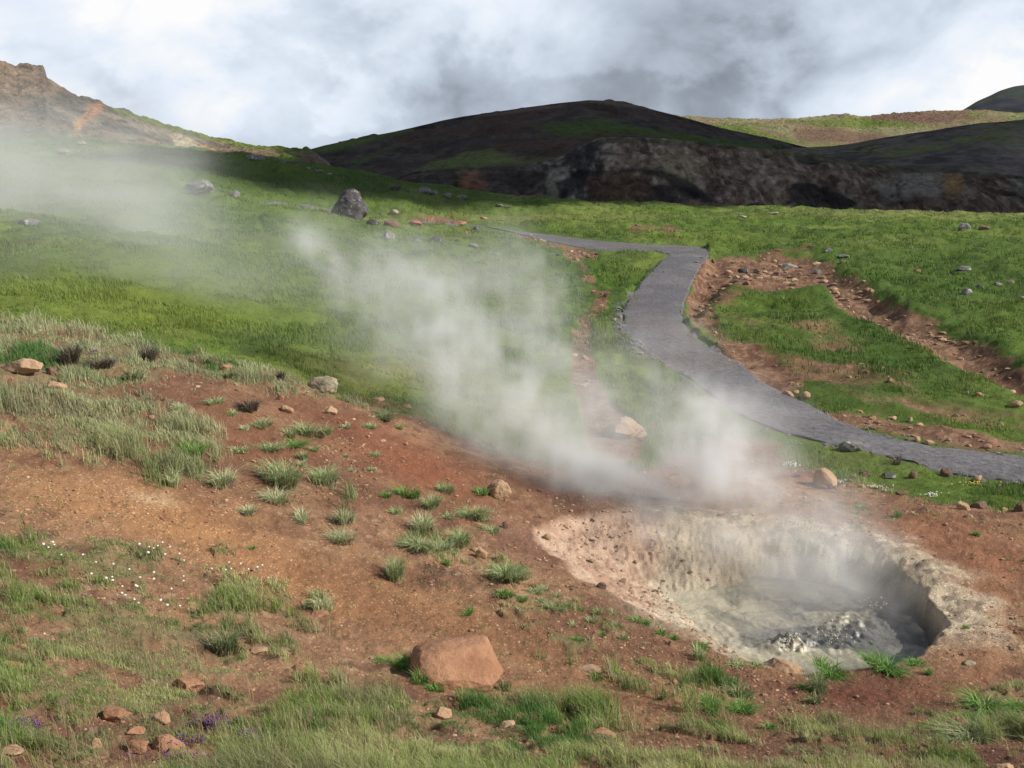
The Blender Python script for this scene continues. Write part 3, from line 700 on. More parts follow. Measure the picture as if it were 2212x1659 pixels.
hill("mountain", [(2040,262),(2090,234),(2110,221),(2140,208),(2160,198),(2190,190),(2240,183),(2350,176),(2500,170),(2900,190)],
     1050, 800, [(2040,300),(2900,330)], col_F, rough_amp=8, rough_sc=0.008, shape=0.8, seed=6)

# ------------------------------------------------------------------ sun, sky, cloud
SUN = Vector((0.78, -0.17, 0.57)).normalized()
sd = bpy.data.lights.new("sun", "SUN"); so = bpy.data.objects.new("sun", sd); COL.objects.link(so)
sd.energy = 5.0; sd.angle = R(0.5); sd.color = (1.0, 0.945, 0.86)
so.rotation_euler = SUN.to_track_quat("Z", "Y").to_euler()
so.location = (60, -20, 60)

wld = bpy.data.worlds.new("World"); scene.world = wld; wld.use_nodes = True
nt = wld.node_tree; nt.nodes.clear(); N, Lk = nt.nodes, nt.links
wo = N.new("ShaderNodeOutputWorld"); bg = N.new("ShaderNodeBackground"); bg2 = N.new("ShaderNodeBackground")
skyt = N.new("ShaderNodeTexSky"); skyt.sky_type = "NISHITA"; skyt.sun_disc = False
skyt.sun_elevation = math.asin(SUN.z); skyt.sun_rotation = math.atan2(SUN.x, SUN.y)
Lk.new(skyt.outputs[0], bg.inputs[0]); bg.inputs[1].default_value = 0.09
tc = N.new("ShaderNodeTexCoord")
sp = N.new("ShaderNodeSeparateXYZ"); Lk.new(tc.outputs["Generated"], sp.inputs[0])
# the cloud layer is a flat sheet overhead: direction / height gives its perspective
hz = math_n(nt, "ADD", math_n(nt, "MAXIMUM", sp.outputs[2], 0.0), 0.70)
cx = math_n(nt, "DIVIDE", sp.outputs[0], hz); cy = math_n(nt, "DIVIDE", sp.outputs[1], hz)
cv = N.new("ShaderNodeCombineXYZ"); Lk.new(cx, cv.inputs[0]); Lk.new(cy, cv.inputs[1]); Lk.new(math_n(nt, "MULTIPLY", sp.outputs[2], 0.4), cv.inputs[2])
def wnoise(scale, detail, rough, off, dist=0.0):
    a = N.new("ShaderNodeVectorMath"); a.operation = "ADD"; a.inputs[1].default_value = off; Lk.new(cv.outputs[0], a.inputs[0])
    n = N.new("ShaderNodeTexNoise"); n.inputs["Scale"].default_value = scale; n.inputs["Detail"].default_value = detail
    n.inputs["Roughness"].default_value = rough; n.inputs["Distortion"].default_value = dist
    Lk.new(a.outputs[0], n.inputs["Vector"]); return n.outputs["Fac"]
def wmap(s, a, b, c=0.0, d=1.0):
    m = N.new("ShaderNodeMapRange"); m.interpolation_type = "SMOOTHSTEP"
    for k, v in zip(("From Min", "From Max", "To Min", "To Max"), (a, b, c, d)): m.inputs[k].default_value = v
    Lk.new(s, m.inputs["Value"]); return m.outputs[0]
def wblob(px, py, width, amount, squash=1.0):
    """brighter or darker bank of cloud lying in one direction of the sky"""
    u, w = px_uw(px, py); v = Vector((float(u), 1.0, -float(w))).normalized()
    sv = N.new("ShaderNodeVectorMath"); sv.operation = "SUBTRACT"; sv.inputs[1].default_value = v; Lk.new(tc.outputs["Generated"], sv.inputs[0])
    ml = N.new("ShaderNodeVectorMath"); ml.operation = "MULTIPLY"; ml.inputs[1].default_value = (1, 1, squash); Lk.new(sv.outputs[0], ml.inputs[0])
    ln = N.new("ShaderNodeVectorMath"); ln.operation = "LENGTH"; Lk.new(ml.outputs[0], ln.inputs[0])
    return math_n(nt, "MULTIPLY", wmap(ln.outputs["Value"], 0.0, width, 1.0, 0.0), amount)
big = wnoise(2.0, 3, 0.5, (3.1, 7.7, 0.4))
fine = wnoise(5.6, 8, 0.55, (1.3, 2.9, 5.0), 0.15)
lum = math_n(nt, "ADD", math_n(nt, "MULTIPLY", math_n(nt, "SUBTRACT", big, 0.5), 0.90), math_n(nt, "MULTIPLY", math_n(nt, "SUBTRACT", fine, 0.5), 0.80))
lum = math_n(nt, "ADD", lum, math_n(nt, "MULTIPLY", wmap(math_n(nt, "ADD", math_n(nt, "MULTIPLY", fine, 0.7), math_n(nt, "MULTIPLY", big, 0.3)), 0.475, 0.535), 0.10))
lum = math_n(nt, "ADD", lum, 0.55)
for b in [(200,50,0.32,0.30,1.3),(420,262,0.22,-0.13,1.6),(640,150,0.10,0.16,1.0),(450,235,0.06,0.20,1.2),(760,250,0.10,-0.10,1.5),(330,230,0.08,-0.12,1.5),(1500,0,0.26,-0.36,2.0),(1600,205,0.16,-0.13,2.2),(900,215,0.12,-0.10,2.0),(1150,190,0.12,-0.10,2),(2180,170,0.10,0.38,1.3),(2050,215,0.09,0.22,2.0),
          (1900,90,0.16,-0.10,1.5),(1100,60,0.12,0.14,1.2),(700,20,0.14,0.0,1),(900,120,0.10,-0.10,1.4)]:
    lum = math_n(nt, "ADD", lum, wblob(*b))
lob = wnoise(4.6, 5, 0.52, (9.2, 4.4, 2.0), 0.4)
puff = math_n(nt, "SUBTRACT", math_n(nt, "MINIMUM", math_n(nt, "MULTIPLY", math_n(nt, "ABSOLUTE", math_n(nt, "SUBTRACT", lob, 0.5)), 6.0), 1.0), 0.45)
lum = math_n(nt, "ADD", lum, math_n(nt, "MULTIPLY", puff, 0.22))
# the sky overhead, out of view, is made darker to cut the fill light
far_dark = wmap(sp.outputs[2], 0.24, 0.5, 0.0, 0.46)
lum = math_n(nt, "SUBTRACT", lum, far_dark)
cr = N.new("ShaderNodeValToRGB"); Lk.new(lum, cr.inputs[0])
e = cr.color_ramp.elements
e[0].position = 0.0; e[0].color = (.17, .195, .255, 1); e[1].position = 1.0; e[1].color = (1.0, 1.0, 1.0, 1)
for p, c in ((0.25, (.33, .37, .44, 1)), (0.5, (.54, .61, .72, 1)), (0.75, (.78, .86, .97, 1))):
    q = e.new(p); q.color = c
Lk.new(cr.outputs[0], bg2.inputs[0]); bg2.inputs[1].default_value = 0.80
cover = wmap(math_n(nt, "ADD", math_n(nt, "MULTIPLY", big, 0.5), math_n(nt, "MULTIPLY", fine, 0.5)), 0.20, 0.34)
cover = math_n(nt, "MAXIMUM", cover, wmap(sp.outputs[2], 0.45, 0.25))
ms = N.new("ShaderNodeMixShader"); Lk.new(cover, ms.inputs[0]); Lk.new(bg.outputs[0], ms.inputs[1]); Lk.new(bg2.outputs[0], ms.inputs[2])
Lk.new(ms.outputs[0], wo.inputs[0])

# the cloud whose shadow lies on the dark hill, the gorge bank and the ridge; it floats up towards the sun, above the frame
foot = [(-30,66),(-29,84),(-24,100),(-31,120),(-44,165),(-62,200),(-85,250),(-60,290),(60,300),(190,285),(240,210),(215,140),(150,96),(70,88),(25,84),(6,79),(-6,68),(-18,64)]
T_UP = 300.0
bm = bmesh.new()
cxm, cym = sum(p[0] for p in foot) / len(foot), sum(p[1] for p in foot) / len(foot)
rings = []
dense = []
for i in range(len(foot)):
    a, b = foot[i], foot[(i + 1) % len(foot)]
    for k in range(6): dense.append((a[0] + (b[0] - a[0]) * k / 6, a[1] + (b[1] - a[1]) * k / 6))
prng = random.Random(3)
dense = [(p[0] + prng.uniform(-2, 2), p[1] + prng.uniform(-2, 2)) for p in dense]
for sc_, hh in ((0.05, -9), (0.35, -8.5), (0.7, -6), (0.93, -2.5), (1.0, 0), (0.94, 5), (0.78, 13), (0.5, 24), (0.2, 29), (0.04, 30)):
    ring = []
    for (fx_, fy_) in dense:
        x0, y0 = cxm + (fx_ - cxm) * sc_, cym + (fy_ - cym) * sc_
        j = 0 if sc_ == 1.0 else prng.uniform(-2.5, 2.5)
        # slide along the sun's direction so that the cloud's outline throws exactly this footprint
        z0 = 0.0
        up = (T_UP * SUN.z + hh + j) / SUN.z
        ring.append(bm.verts.new((x0 + SUN.x * up, y0 + SUN.y * up, z0 + SUN.z * up)))
    rings.append(ring)
for r0, r1 in zip(rings[:-1], rings[1:]):
    for i in range(len(r0)):
        k = (i + 1) % len(r0); bm.faces.new((r0[i], r0[k], r1[k], r1[i]))
bm.faces.new(rings[0][::-1]); bm.faces.new(rings[-1])
bmesh.ops.recalc_face_normals(bm, faces=bm.faces)
cme = bpy.data.meshes.new("cloud"); bm.to_mesh(cme); bm.free()
for p in cme.polygons: p.use_smooth = True
M_CLOUD, cnt, cN, cL = new_mat("cloud_white")
co = cN.new("ShaderNodeOutputMaterial"); cb = cN.new("ShaderNodeBsdfPrincipled"); cb.inputs["Base Color"].default_value = (.85, .86, .88, 1); cb.inputs["Roughness"].default_value = 1
cL.new(cb.outputs[0], co.inputs[0]); cme.materials.append(M_CLOUD)
tag(link("cloud", cme), kind="structure")

# ------------------------------------------------------------------ render settings
scene.render.engine = "CYCLES"
scene.view_settings.view_transform = "Standard"
scene.view_settings.look = "None"
scene.view_settings.exposure = 0.30
scene.view_settings.gamma = 1.0
scene.cycles.use_denoising = True
scene.cycles.max_bounces = 6
scene.cycles.diffuse_bounces = 3
scene.cycles.volume_bounces = 2
scene.cycles.transparent_max_bounces = 8
scene.cycles.use_adaptive_sampling = True
scene.cycles.adaptive_threshold = 0.02
# ------------------------------------------------------------------ rocks
RM = {
 "rust":   rock_mat("rock_rust_orange", (.27,.135,.078), (.36,.195,.115), (.15,.075,.048), scale=4.5),
 "tan":    rock_mat("rock_tan", (.33,.205,.125), (.41,.28,.18), (.18,.105,.068)),
 "pale":   rock_mat("rock_pale_mottled", (.25,.205,.145), (.36,.31,.22), (.09,.075,.058)),
 "brown":  rock_mat("rock_dark_brown", (.125,.075,.055), (.20,.125,.09), (.055,.035,.03)),
 "grey":   rock_mat("rock_grey_lichen", (.135,.13,.125), (.20,.19,.18), (.05,.05,.055), (.42,.41,.37)),
 "dark":   rock_mat("rock_dark_basalt", (.050,.048,.052), (.095,.088,.088), (.02,.02,.022), (.25,.24,.21)),
 "slab":   rock_mat("rock_flat_grey", (.24,.235,.21), (.30,.29,.26), (.14,.13,.115)),
 "heath":  None,
}
_ico = {}
def ico(sub):
    if sub not in _ico:
        bm = bmesh.new(); bmesh.ops.create_icosphere(bm, subdivisions=sub, radius=1.0)
        v = np.array([x.co[:] for x in bm.verts]); f = np.array([[q.index for q in p.verts] for p in bm.faces], np.int32); bm.free()
        _ico[sub] = (v, f)
    return _ico[sub]
def rock_mesh(seed, dims, sub=4, angular=0.75, peak=None, planes=None, rough=.55):
    """a boulder: a ball cut by random planes, then roughened; dims = width, depth, height"""
    r = np.random.default_rng(seed)
    v, f = ico(sub); v = v.copy()
    ncut = int(9 + 6 * angular)
    nn = r.normal(size=(ncut, 3)); nn /= np.linalg.norm(nn, axis=1, keepdims=True)
    dd = r.uniform(0.50, 0.86, ncut)
    for n_, d_ in zip(nn, dd):
        s = v @ n_ - d_
        v -= np.where(s > 0, s * angular, 0)[:, None] * n_
    rf = 1.0
    if planes:
        v = ico(sub)[0].copy(); rf = rough
        for n_, d_ in planes:
            n_ = np.array(n_, float); n_ /= np.linalg.norm(n_); s = v @ n_ - d_; v -= np.where(s > 0, s * .62, 0)[:, None] * n_
    o = r.uniform(0, 50, 3)
    def disp(sc, a, k): 
        q = v * sc + o
        return (fbm3(q[:, 0], q[:, 1], q[:, 2], 4, k) - 0.5)[:, None] * a
    v += v * disp(1.6, 0.45 * rf, 5) 
    v += v * disp(5.0, 0.16 * rf, 8)
    if sub >= 5: v += v * disp(14.0, 0.06 * rf, 9)
    v /= np.abs(v).max(0)[None]
    if peak is not None:                                 # pull the top to one side
        t = np.clip(v[:, 2] * 0.5 + 0.5, 0, 1)
        v[:, 0] = v[:, 0] * (1 - 0.62 * t ** 1.5) + peak * t ** 1.2
    v = v * (np.array(dims) / 2)[None]
    return v, f
ROCKS = []
def add_rock(px, base, wpx, hpx, mat, label, group=None, name="rock", seed=None, sub=3, flat=None, peak=None, angular=0.92, sink=0.40, deep=0.8, lift=0.0, planes=None, rot=None, rough=.55):
    x, y, z = hit(px, base)
    s = math.hypot(y, z) / F * 1.0
    W = wpx * s; H = hpx * s
    Hm = max(H * (1.0 if name == 'boulder' else .85), W * 0.14) if flat is None else W * flat
    seed = seed if seed is not None else int(px * 7 + base * 13)
    if wpx > 45: sub = max(sub, 5)
    elif wpx > 24: sub = max(sub, 4)
    full = Hm / (1 - sink)
    v, f = rock_mesh(seed, (W, W * deep, full), sub, angular, peak, planes, rough)
    me = mesh_np(name, v, f, np.full(len(f), 3, np.int32), [RM[mat]])
    o = link(name, me)
    cy = y + W * deep * 0.35
    o.location = (x * cy / y, cy, float(gz(x * cy / y, cy)) + full * (0.5 - sink) + lift)
    o.rotation_euler = (random.Random(seed).uniform(-.08, .08), random.Random(seed + 1).uniform(-.08, .08), random.Random(seed + 2).uniform(-.35, .35))
    ROCKS.append((x * cy / y, cy, W))
    if rot is not None: o.rotation_euler = rot
    return tag(o, label, "boulder" if name == "boulder" else "rock", group)

# single rocks: px, base row, width px, height px, stone, label, extras
A = add_rock
A(980,1486,214,104,"rust","big smooth rust orange boulder with long green grass at its foot",name="boulder",seed=4,sub=6,sink=0.22,deep=0.95,planes=[((.42,-.50,.76),.46),((-.98,-.12,.12),.74),((-.15,.35,.93),.52),((.9,.2,.25),.80),((.1,-.95,-.25),.82)],rot=(0,0,.05))
A(756,470,80,62,"dark","tall dark craggy boulder standing alone beside the far bend of the path",name="boulder",seed=11,sub=5,sink=0.30,planes=[((-.85,-.2,.42),.56),((.80,-.2,.5),.62),((.1,-.8,.5),.6),((0,0,1),.86)],rot=(0,0,0),rough=1.25)
A(437,421,72,30,"grey","wide grey lichen spotted outcrop on the misty slope above the faint track",name="boulder",seed=12,sub=5,sink=.3)
A(508,427,34,15,"grey","smaller grey rock just beside the wide lichen spotted outcrop",seed=13)
A(60,489,56,14,"grey","low grey rock alone in the misty meadow",sub=4)
A(137,335,34,13,"pale","pale rock on the steamy slope under the crags, the lower of two")
A(176,314,26,11,"pale","pale rock on the steamy slope under the crags, the upper of two")
A(806,486,30,17,"dark","dark rounded rock at the foot of the tall craggy boulder")
A(846,489,36,14,"brown","reddish dark flat rock near the tall craggy boulder")
A(850,464,24,12,"pale","pale rock in the grass behind the tall craggy boulder")
A(897,488,36,12,"rust","red brown stone beside the thin marker post")
A(987,486,44,10,"rust","low rusty stone heap where the path branch runs out")
A(1045,474,17,6,"tan","small tan stone in the grass above the path branch")
A(840,516,32,20,"grey","grey rock half veiled by the top of the steam plume")
A(900,522,22,9,"grey","low grey rock between the steam plume and a darker stone")
A(939,523,28,13,"dark","dark stone in the meadow below the thin marker post")
A(989,522,14,7,"dark","little dark stone beside the low meadow stones",group=None)
A(1022,535,24,9,"grey","grey flat stone in the meadow below the red soil scar")
A(1030,497,18,7,"dark","dark stone at the edge of the red scar under the path branch")
A(1070,553,18,6,"grey","pale grey flat stone alone in the green meadow centre")
A(1207,552,14,7,"grey","small grey stone at the top of the trodden red trail")
A(1147,510,13,6,"tan","tiny tan stone on the verge of the path branch")
A(1603,471,22,6,"pale","pale flat stone on the far meadow under the eroded bank, nearer the cliff middle")
A(1671,464,22,5,"pale","pale flat stone lying on the brow of the far meadow")
A(2086,495,34,14,"grey","grey lichen rock on the far meadow, the bigger of a pair")
A(2125,497,28,9,"brown","brownish low rock beside the grey lichen rock of the far meadow")
A(1788,545,24,10,"grey","grey rock at the head of the red washed out gully")
A(1818,558,32,9,"grey","wide grey stone beside the gully head, with pale spots")
A(1822,569,14,6,"pale","small white stone under the wide grey gully stone")
A(1703,579,40,14,"slab","flat grey slab lying on the red gully soil",flat=.2,sink=.4)
A(1606,590,24,13,"dark","purplish dark stone in the stony top of the gully, largest there")
A(1575,591,22,9,"tan","tan angular stone in the stony top of the gully")
A(1638,590,20,11,"brown","brown stone next to the purplish dark gully stone")
A(1766,592,18,10,"grey","grey stone on the bare gully bank under the slab")
A(2080,585,34,13,"grey","wide grey stone in the green meadow above the gully mouth")
A(2056,594,18,9,"dark","dark small stone beside the wide grey meadow stone")
A(1981,589,18,9,"brown","brown stone alone in the meadow between gully and grey stone")
A(2115,621,17,9,"dark","dark pebble like stone, first of three in a loose row in the meadow")
A(2156,618,20,9,"grey","grey stone, middle of three in a loose row in the meadow")
A(2185,613,22,9,"pale","pale grey stone, last of three in a loose row in the meadow")
A(2088,636,24,12,"grey","rounded grey stone below the loose row of three in the meadow")
A(2208,650,16,10,"pale","pale stone at the meadow margin, cut by the photo's edge")
A(1700,856,28,16,"tan","pair of stones by the path bend, the flatter tan one")
A(1737,864,30,20,"tan","chunky tan block beside the path bend, tallest there")
A(1719,852,18,10,"tan","small tan block perched behind the chunky one by the path bend")
A(1833,978,68,26,"grey","long low grey boulder with hollow dark underside at the path verge",name="boulder",seed=31,sub=5,sink=.2,deep=.55)
A(1782,1056,58,42,"tan","upright tan boulder leaning to a point between turf and red soil",name="boulder",seed=33,sub=5,sink=.2,planes=[((-.97,-.15,.05),.55),((.72,-.35,.6),.36),((-.2,-.9,.2),.7)],rot=(0,0,0))
A(1354,948,116,50,"tan","large tan boulder veiled by thick steam behind the pool",name="boulder",seed=35,sub=5,peak=-0.2,sink=.2)
A(1078,1080,56,44,"tan","rounded tan boulder on red soil with a sage tuft at its side",name="boulder",seed=37,sub=5,angular=.5,sink=.18)
A(1688,1450,94,36,"tan","smooth tan boulder set in the near lip of the mud pool",name="boulder",seed=39,sub=5,angular=.4,sink=.35)
A(2093,1438,28,12,"pale","pale stone on the bare lip near the pool's dark end")
A(2172,1662,54,20,"tan","pale tan stone cut by the bottom edge of the photo")
A(47,812,100,32,"tan","long tan rock ledge among dry grass at the photo's edge",name="boulder",seed=41,sub=5,deep=.5,sink=.25)
A(16,838,52,30,"rust","rusty rock just below the long tan ledge",seed=42,sub=4)
A(120,840,48,18,"tan","flat tan rock downhill from the long ledge, in short grass")
A(112,812,26,20,"brown","dark brown lump of rock beside the end of the long ledge")
A(77,864,34,8,"tan","buried tan stone in grass under the flat tan rock",flat=.15)
A(697,845,76,28,"pale","pale boulder with dark mottling in drifting mist on the bank crest",name="boulder",seed=43,sub=5,angular=.5)
A(488,804,36,12,"tan","tan stone on the bank crest nearest the heather clump")
A(463,788,42,14,"brown","brown flat stone on the bank crest behind the tan one")
A(418,786,22,11,"brown","small brown stone on the bank crest near the dark heather")
A(620,892,32,18,"tan","tan stone with a pointed top on red soil below the mottled boulder")
A(712,895,46,22,"tan","broad tan stone among tufts below the mottled boulder")
A(607,865,18,13,"rust","small rusty stone uphill of the pointed tan stone")
A(817,866,30,12,"tan","low tan stone in mist on the crest past the mottled boulder")
A(878,882,24,10,"tan","low tan stone in mist at the end of the crest grass")
A(327,907,16,10,"tan","small tan stone in the bare red gap of the upper bank")
A(547,1000,16,9,"rust","small rusty stone lying under the big sage tuft")
A(400,1490,80,36,"rust","flat topped rusty rock sunk in the near turf",name="boulder",seed=51,sub=5,flat=.30,sink=.4)
A(250,1560,66,24,"rust","jagged rusty rock in the near stony bank, the largest there",seed=52,sub=5)
A(292,1588,54,18,"rust","rusty slanting rock just below the jagged one")
A(197,1590,28,18,"brown","dark brown rock beside the jagged rusty one")
A(209,1616,26,20,"tan","tan upright rock below the dark brown one")
A(362,1620,80,22,"rust","broad rusty rock among purple thyme near the photo's bottom",seed=53,sub=5)
A(297,1628,50,16,"rust","rusty rock touching the broad one among purple thyme")
A(355,1564,42,18,"tan","tan rock uphill of the broad rusty one, by purple thyme")
A(452,1346,36,14,"rust","flat rusty stone under the flowering clover on bare soil",flat=.18)
A(687,1332,46,20,"rust","rusty stone half buried beside the slender tuft on bare soil",flat=.2)
A(563,1413,44,12,"tan","flat tan stone near the shaggy tuft with dry skirt",flat=.14)
A(655,1452,60,20,"rust","flat rusty slab flush with bare soil above the near grass",flat=.12,sink=.45)
A(668,1560,26,18,"brown","small round brown stone in the near grass")
A(27,1450,50,20,"rust","rusty stone in grass close to the photo's edge")
A(52,1402,22,14,"rust","small rusty stone in grass uphill of the other edge stone")
A(30,1636,54,16,"tan","tan stone in the bottom corner under purple thyme")
A(1270,1452,62,12,"tan","flat tan slab flush with the red soil past the big boulder",flat=.10,sink=.5)
A(1455,1482,22,16,"rust","small rounded rusty stone below the pool's lip")
A(1134,1505,24,10,"tan","small tan stone beyond the big boulder's grassy foot")
A(853,1636,20,18,"rust","small leaning rusty stone in the bottom grass")
A(1097,1570,40,22,"tan","tan stone in bare soil below the big boulder")
A(955,1552,40,24,"tan","tan stone between grass and big boulder's foot")
A(1305,1586,54,18,"rust","rusty flat stone in the thin turf downhill of the big boulder",flat=.14)
A(1040,1206,34,24,"tan","tan split stone on the pool's sage covered bank")
A(1024,1192,18,10,"tan","little tan stone behind the split stone")
A(1184,1168,18,16,"tan","rounded stone on the tan crater slope, the upper one")
A(1301,1272,26,15,"brown","dark stone stuck on the tan crater slope near the mud")
A(1092,1142,14,20,"brown","narrow upright stone at the crater's upper edge")
A(1137,1132,14,8,"tan","tan chip of stone at the crater's upper edge")
A(2202,1106,30,26,"brown","dark brown block with flat face at the photo's edge beyond the pool")
A(2080,1102,36,24,"tan","tan sloping rock among small stones beyond the pool")
A(2117,1098,40,16,"brown","brown flat rock behind the tan sloping one")
A(2091,1120,20,10,"tan","small tan stone in front of the tan sloping rock")
A(2170,1103,22,9,"tan","tan low stone between the brown flat rock and the dark block")
A(1948,1068,32,8,"brown","low brown rock at the turf's edge facing the pool")
A(1866,1030,28,12,"brown","brown rock half hidden in turf beside the path verge")
A(1920,1034,36,14,"dark","dark rock in turf, widest of the verge stones")
A(1971,1034,22,18,"brown","brown upright rock in turf under the gravel path")
A(2043,1030,30,18,"brown","brown rock with dark side at the gravel path's near edge")
A(2111,1040,24,14,"tan","tan rock at the gravel path's near edge")
A(1835,1042,17,11,"tan","small tan stone uphill of the pointed boulder")
A(1860,1054,15,8,"tan","small tan stone on the turf past the pointed boulder")
A(2193,880,32,14,"tan","tan stone at the photo's edge above the gravel path")
A(2114,856,22,10,"tan","tan stone on the mossy bank above the gravel path")
A(2088,852,14,8,"pale","small pale stone near the tan one on the mossy bank")
A(2161,918,16,8,"tan","small tan stone in green moss above the gravel path")
# the line of stones on the upper verge of the path
verge = [(1858,892,13,9),(1885,906,14,9),(1928,907,22,9),(1965,911,18,10),(1985,920,20,8),(1981,954,15,12),(2006,961,26,12),(2093,966,14,8),(2131,969,22,11)]
verge_l = ["first small tan stone of the row on the upper verge of the gravel path","second small tan stone of the upper verge row, beside the first","wide tan stone in the middle of the upper verge row","tan blocky stone after the wide one in the upper verge row","low tan stone ending the upper verge row over the red soil",
           "round tan stone right at the gravel path's upper edge","wide tan stone touching the round one at the path's upper edge","tiny tan stone near the end of the path's upper edge","last tan stone of the path's upper edge, by green moss"]
for (a, b, c_, d_), l_ in zip(verge, verge_l): A(a, b, c_, d_, "tan", l_, "tan stones on the upper verge of the path")
# grey rocks along the brow of the dark green ridge
brow = [(407,331,14,6),(553,346,44,11),(612,352,14,6),(640,360,12,5),(668,366,14,6),(690,373,20,7),(712,379,16,6),(858,412,34,11),(917,419,38,15),(938,421,20,10),(968,428,26,10),(995,432,30,12),(1080,448,22,7),(1098,449,16,5)]
brow_l = ["tiny grey rock at the ridge brow right under the pale cliff patch","widest grey outcrop on the ridge brow below the orange soil","small grey rock past the widest outcrop on the ridge brow","tiny grey rock, second past the widest ridge outcrop","tiny grey rock, third past the widest ridge outcrop","flat grey rock midway down the ridge brow","small grey rock ending the upper ridge brow stones",
          "dark grey rock on the lower ridge brow above the pale meadow rock","biggest dark grey rock of the lower ridge brow","grey rock touching the biggest one of the lower brow","grey rock just after the biggest one down the brow","pale topped grey rock near the end of the ridge brow","small grey rock where the ridge brow meets the gorge","last tiny grey rock where the brow meets the meadow"]
for (a, b, c_, d_), l_ in zip(brow, brow_l): A(a, b, c_, d_, "grey" if a != 858 else "dark", l_, "grey rocks along the ridge brow")

# loose stones on the soil: too many to count
def scatter_stones(n, test, size, seed, tone_a, tone_b, name, label, mat, ulim=(-.6, .6), llim=(math.log(3.0), math.log(60))):
    r = np.random.default_rng(seed)
    u = r.uniform(*ulim, n * 6); L = r.uniform(*llim, n * 6); y = np.exp(L); x = u * y
    keep = r.uniform(0, 1, n * 6) < test(x, y)
    x, y = x[keep][:n], y[keep][:n]; k = len(x)
    s = size(r.uniform(0, 1, k), y)
    v, f = ico(1)
    V = []
    base = v[None] * (1 + (r.uniform(-.32, .32, (k, len(v), 1))))
    base *= np.stack([r.uniform(.7, 1.3, k), r.uniform(.7, 1.3, k), r.uniform(.4, .8, k)], -1)[:, None]
    a = r.uniform(0, 6.28, k); ca, sa = np.cos(a)[:, None], np.sin(a)[:, None]
    bx = base[..., 0] * ca - base[..., 1] * sa; by = base[..., 0] * sa + base[..., 1] * ca
    P = np.stack([bx * s[:, None] + x[:, None], by * s[:, None] + y[:, None], base[..., 2] * s[:, None] + (gz(x, y) + s * 0.15)[:, None]], -1)
    ff_ = (f[None] + (np.arange(k) * len(v))[:, None, None]).reshape(-1, 3)
    t = r.uniform(0, 1, k); br = r.uniform(.6, 1.25, k)
    col = np.repeat(mix(tone_a, tone_b, t) * br[:, None], len(v), 0)
    o = link(name, mesh_np(name, P.reshape(-1, 3), ff_, np.full(len(ff_), 3, np.int32), [mat], col, smooth_shade=False))
    return tag(o, label, "stones", None, "stuff")
M_STONE = toned_mat("stone_chips", 60, 0.6, 15, 0.3, 0.5, 0.01)
def on_bare(x, y):
    return np.clip(_bil(bare * fore, x, y), 0, 1) ** 2 * (0.10 + 0.9 * smooth(0.50, 0.68, fbm2(x * 1.1, y * 1.1, 4, 401))) * (1 - np.clip(_bil(pool_in, x, y) * 1.0, 0, 1) * 0.6)
scatter_stones(15000, on_bare, lambda q, y: (0.003 + 0.012 * q ** 7) * np.clip(y / 6, .7, 2), 11, c3(.24,.12,.07), c3(.42,.28,.18), "gravel", "loose tan and rust chips strewn over the bare red slope", M_STONE, llim=(math.log(3.2), math.log(15)))
scatter_stones(5000, lambda x, y: np.clip(_bil(gul, x, y) * 1.3, 0, 1) * (0.2 + 0.8 * smooth(.45, .6, fbm2(x * .5, y * .5, 3, 403))), lambda q, y: (0.022 + 0.11 * q ** 5) * np.clip(y / 30, .5, 1.4), 12, c3(.20,.115,.07), c3(.40,.28,.19), "rubble", "tan rubble littering the washed out red gully and path verges", M_STONE, llim=(math.log(14), math.log(64)))
ge = lambda x, y: np.clip(_bil(gravel_edge, x, y), 0, 1) * (1 - np.clip(_bil(pathm, x, y), 0, 1))
scatter_stones(1600, ge, lambda q, y: 0.03 + 0.05 * q ** 2, 13, c3(.13,.12,.125), c3(.24,.225,.225), "gravel", "coarse grey gravel heaped along the outer bend of the path", M_STONE, ulim=(0.05, .25), llim=(math.log(19), math.log(36)))
rim = lambda x, y: np.clip(_bil(np.exp(-((on_path + 1) / 7.0) ** 2) * (PX > 900) * (YY > 10), x, y), 0, 1) * (0.25 + .75 * smooth(.45, .6, fbm2(x * 1.2, y * 1.2, 3, 407)))
scatter_stones(3500, rim, lambda q, y: 0.014 + 0.045 * q ** 4, 15, c3(.12,.11,.115), c3(.25,.22,.20), "gravel", "loose grey gravel spilled along both edges of the path", M_STONE, ulim=(-.1, .65), llim=(math.log(12), math.log(64)))
cs = lambda x, y: np.clip(_bil(pool_in * left, x, y) + 0.8 * np.clip(_bil(np.exp(-((PX - 1090) / 80) ** 2 - ((PY - 1130) / 45) ** 2), x, y), 0, 1), 0, 1) * smooth(.42, .6, fbm2(x * 1.5, y * 1.5, 3, 405))
scatter_stones(600, cs, lambda q, y: 0.006 + 0.028 * q ** 5, 14, c3(.30,.19,.13), c3(.48,.35,.25), "rubble", "brown rubble on the tan slope running into the mud", M_STONE, ulim=(-.1, .3), llim=(math.log(7.5), math.log(12)))

